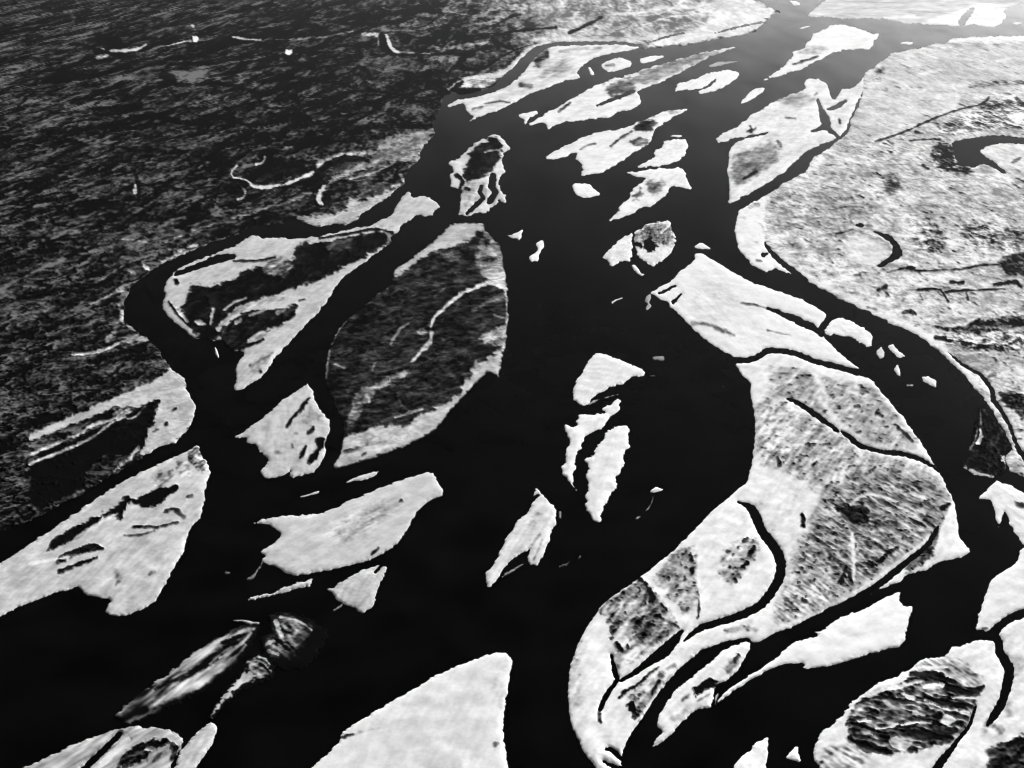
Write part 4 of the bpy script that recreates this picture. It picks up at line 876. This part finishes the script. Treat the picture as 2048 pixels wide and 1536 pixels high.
        n0 = fbm(gx, gy, cell, seed, LAMS, ang=u['st'][0], ratio=u['st'][1], hi=24)
        if u['base'] > 0.8 and u['base'] < 0.94:
            for lm in (140, 70):
                n0 = n0 - 1.3 * scars(gx, gy, cell, seed + 400 + lm, lm, 62, 2.8, 0.9) + 0.8 * scars(gx, gy, cell, seed + 500 + lm, lm, 62, 2.8)
    for sl, m, st in dirs:
        n1 = 0.85 * fbm(gx[sl], gy[sl], cell[sl], seed + 13, LAMS, ang=st[0], ratio=st[1], lo=1.3, hi=16) + 0.6 * fbm(gx[sl], gy[sl], cell[sl], seed + 23, LAMS, hi=16)
        n0[sl] = n0[sl] * (1 - m) + n1 * m
    n0 = np.clip(n0, -2.3, 2.3)
    cov = cov + amp * n0
    if u['spot'] > 0:                   # scattered single bushes and wet pockets
        if u['kind'] == 'structure':
            n2 = fbm(gx, gv, cv, seed + 29, LAMS, lo=2.2, hi=9)
            big = sm(0.5 + 0.5 * fbm(gx, gv, cv, seed + 33, LAMS, lo=14, hi=60))
        else:
            n2 = fbm(gx, gy, cell, seed + 29, LAMS, lo=2.0, hi=8)
            big = 0.9 * sm((cov - 0.12) / 0.2) - 0.25 * (cov < 0.12)
        cov = cov + u['spot'] * np.clip(n2 - 0.75, 0, 1.6) * (0.25 + big) * np.clip(amp / max(u['amp'], 1e-3), 0.3, 1.5)
    if u['rim'] > 0:                    # dry levee sand along the shore
        cov = cov - u['rim'] * np.exp(-np.maximum(f, 0) / 5.0)
        cov = cov + 0.22 * np.exp(-np.maximum(f, 0) / 0.9)       # wet margin
    elif u['kind'] != 'structure':       # low shoal: sinks into the water without a bank
        cov = cov + (1 - cov) * np.exp(-(np.maximum(f, 0) / 1.6) ** 1.5)
    cov = np.clip(cov, 0.0, 1.0)
    # relief
    dm = np.maximum(f, 0) * cx / step
    veg = sm((cov - 0.3) / 0.5) * (1 - sm((cov - 0.93) / 0.05)) * (0.0 if u['base'] > 0.94 else 1.0)
    rel = 0.35 * fbm(gx, gy, cell, seed + 50, LAMS[:7], lo=5, hi=60) + veg * (1.2 + 0.7 * np.clip(fbm(gx, gy, cell, seed + 51, LAMS, lo=3.2, hi=12), -1, 2))
    z = -0.5 + (1.6 + rel) * (1 - np.exp(-dm / 6.0)) + 0.9 * (1 - np.exp(-dm / 1.5))
    ei, eo, t, T, Q = clip_grid(f)
    if len(T) + len(Q) == 0:
        return None
    def blend(A):
        A = A.ravel()
        return np.concatenate([A, A[ei] + (A[eo] - A[ei]) * t])
    PX, PY = blend(X), blend(Y)
    VX, VY = ground(PX, PY)
    VZ = np.concatenate([z.ravel(), np.full(len(ei), -0.5)])
    V = np.stack([VX, VY, VZ], 1)
    CV = blend(cov)
    ff = np.concatenate([feat.ravel(), feat.ravel()[ei]])
    ft_T = ff[T[:, 0]] if len(T) else np.zeros(0, int)
    ft_Q = ff[Q[:, 0]] if len(Q) else np.zeros(0, int)
    attr = {'cover': CV}
    # origin at the middle of the piece, so the thing stands at its own place
    used = np.unique(np.concatenate([T.ravel(), Q.ravel()]))
    org = np.array([V[used, 0].mean(), V[used, 1].mean(), 0.0])
    if u['kind'] == 'structure':
        org[:] = 0
    V = V - org
    ids = np.unique(np.concatenate([ft_T, ft_Q]))
    a = submesh(V, T, Q, attr, ft_T == -1, ft_Q == -1)
    root = new_obj(u['name'], build_mesh(u['name'], *a[:3], a[3], M_LAND))
    root.location = org
    tag(root, u['label'], u['cat'], u['kind'], u['group'])
    if u['kind'] == 'structure' and 'category' in root:
        del root['category']
    for k in ids:
        if k < 0:
            continue
        ft = u['f'][k]
        sT, sQ = ft_T == k, ft_Q == k
        if sT.sum() + sQ.sum() < 3:
            continue
        a = submesh(V, T, Q, attr, sT, sQ)
        if ft['label'] and ft['cat']:        # lies in a plain: a thing of its own
            c0 = np.array([a[0][:, 0].mean(), a[0][:, 1].mean(), 0])
            o = new_obj(ft['nm'], build_mesh(ft['nm'], a[0] - c0, a[1], a[2], a[3], M_LAND))
            o.location = c0 + org
            tag(o, ft['label'], ft['cat'])
        else:
            o = new_obj(ft['nm'], build_mesh(ft['nm'], *a[:3], a[3], M_LAND), root)
            if ft['label']:
                o['label'] = ft['label']
    for ft, sl, fw in wet:               # creeks: water of their own
        ei, eo, tt, T, Q = clip_grid(fw)
        if len(T) + len(Q) == 0:
            continue
        q = lambda A: np.concatenate([A[sl].ravel(), A[sl].ravel()[ei] + (A[sl].ravel()[eo] - A[sl].ravel()[ei]) * tt])
        wx, wy = ground(q(X), q(Y))
        V = np.stack([wx, wy, np.full(len(wx), 0.06)], 1) - org
        a = submesh(V, T, Q, {}, np.ones(len(T), bool), np.ones(len(Q), bool))
        top = bool(ft['cat'])
        o = new_obj(ft['nm'], build_mesh(ft['nm'], *a[:3], {}, M_WATER), None if top else root)
        if top:
            tag(o, ft['label'], ft['cat'])
        elif ft['label']:
            o['label'] = ft['label']
    return root


for i, u in enumerate(UNITS):
    build_unit(u, 101 + 37 * i)


# ------------------------------------------------------------------ standing water
def disc(name, R, z, mat, n=128):
    me = bpy.data.meshes.new(name)
    rs = [0.0] + [R * (k / 24.0) ** 2.5 for k in range(1, 25)]
    V = [(0, 0, z)]
    F = []
    for r in rs[1:]:
        V += [(r * math.cos(2 * math.pi * i / n), r * math.sin(2 * math.pi * i / n), z) for i in range(n)]
    for i in range(n):
        F.append((0, 1 + i, 1 + (i + 1) % n))
    for k in range(len(rs) - 2):
        b0 = 1 + k * n
        for i in range(n):
            F.append((b0 + i, b0 + n + i, b0 + n + (i + 1) % n, b0 + (i + 1) % n))
    me.from_pydata(V, [], F)
    me.update()
    me.materials.append(mat)
    return new_obj(name, me)


tag(disc('water', 150000.0, 0.0, M_WATER), kind='structure')

for name, label, cat, s in LAKES:
    Pk = pts(s)
    bbx = np.arange(Pk[:, 0].min() - 8, Pk[:, 0].max() + 9, 1.0)
    bby = np.arange(Pk[:, 1].min() - 8, Pk[:, 1].max() + 9, 1.0)
    X, Y = np.meshgrid(bbx, bby)
    f = sdf_poly(soften(Pk), X, Y) + 2.5
    ei, eo, t, T, Q = clip_grid(f)
    A = lambda q: np.concatenate([q.ravel(), q.ravel()[ei] + (q.ravel()[eo] - q.ravel()[ei]) * t])
    gx, gy = ground(A(X), A(Y))
    used = np.unique(np.concatenate([T.ravel(), Q.ravel()]))
    c = np.array([gx[used].mean(), gy[used].mean(), 0.0])
    V = np.stack([gx, gy, np.full(len(gx), 0.1)], 1) - c
    a = submesh(V, T, Q, {}, np.ones(len(T), bool), np.ones(len(Q), bool))
    o = new_obj(name, build_mesh(name, *a[:3], {}, M_POND))
    o.location = c
    tag(o, label, cat)

# ------------------------------------------------------------------ haze, sky, sun, camera
HZ_TOP = ALT + 150
bpy_v = [(x, y, z) for z in (-2.0, HZ_TOP) for x, y in ((-90000, -6000), (90000, -6000), (90000, 120000), (-90000, 120000))]
bpy_f = [(0, 3, 2, 1), (4, 5, 6, 7), (0, 1, 5, 4), (1, 2, 6, 5), (2, 3, 7, 6), (3, 0, 4, 7)]
me = bpy.data.meshes.new('haze')
me.from_pydata(bpy_v, [], bpy_f)
me.update()
mh = bpy.data.materials.new('haze')
mh.use_nodes = True
nt = mh.node_tree
for n in list(nt.nodes):
    if n.type != 'OUTPUT_MATERIAL':
        nt.nodes.remove(n)
pv = nt.nodes.new('ShaderNodeVolumePrincipled')
pv.inputs['Color'].default_value = (0.95, 0.95, 0.95, 1)
pv.inputs['Density'].default_value = HAZE_D
pv.inputs['Anisotropy'].default_value = HAZE_G
nt.links.new(pv.outputs[0], [n for n in nt.nodes if n.type == 'OUTPUT_MATERIAL'][0].inputs['Volume'])
me.materials.append(mh)
if HAZE_D > 0:
    tag(new_obj('haze', me), kind='stuff')

w = bpy.data.worlds.new('World')
scene.world = w
w.use_nodes = True
nt = w.node_tree
sky = nt.nodes.new('ShaderNodeTexSky')
sky.sky_type = 'NISHITA'
sky.sun_disc = False
sky.sun_elevation = math.radians(SUN_EL)
sky.sun_rotation = math.radians(SUN_AZ)
bw = nt.nodes.new('ShaderNodeRGBToBW')
nt.links.new(sky.outputs[0], bw.inputs[0])
bg = nt.nodes['Background']
nt.links.new(bw.outputs[0], bg.inputs['Color'])
bg.inputs['Strength'].default_value = SKY_S

sun = bpy.data.lights.new('sun', 'SUN')
sun.energy = SUN_S
sun.angle = math.radians(0.5)
sun.color = (1, 1, 1)
so = bpy.data.objects.new('sun', sun)
COL.objects.link(so)
so.location = (3000, 3000, 3000)
so.rotation_euler = (math.radians(90 - SUN_EL), 0, math.radians(180 - SUN_AZ))

cam = bpy.data.cameras.new('camera')
cam.sensor_width = 36.0
cam.lens = 36.0 * FOC / W
cam.clip_start = 1.0
cam.clip_end = 400000.0
co = bpy.data.objects.new('camera', cam)
COL.objects.link(co)
co.location = (0, 0, ALT)
co.rotation_euler = (math.radians(90) - PITCH, 0, 0)
scene.camera = co

scene.view_settings.view_transform = 'Standard'
scene.view_settings.look = 'None'
scene.view_settings.exposure = EXPO
scene.view_settings.gamma = 1.0
scene.view_settings.use_curve_mapping = False
scene.cycles.use_denoising = True
scene.cycles.filter_width = 1.1
scene.cycles.max_bounces = 4
scene.cycles.volume_bounces = 0
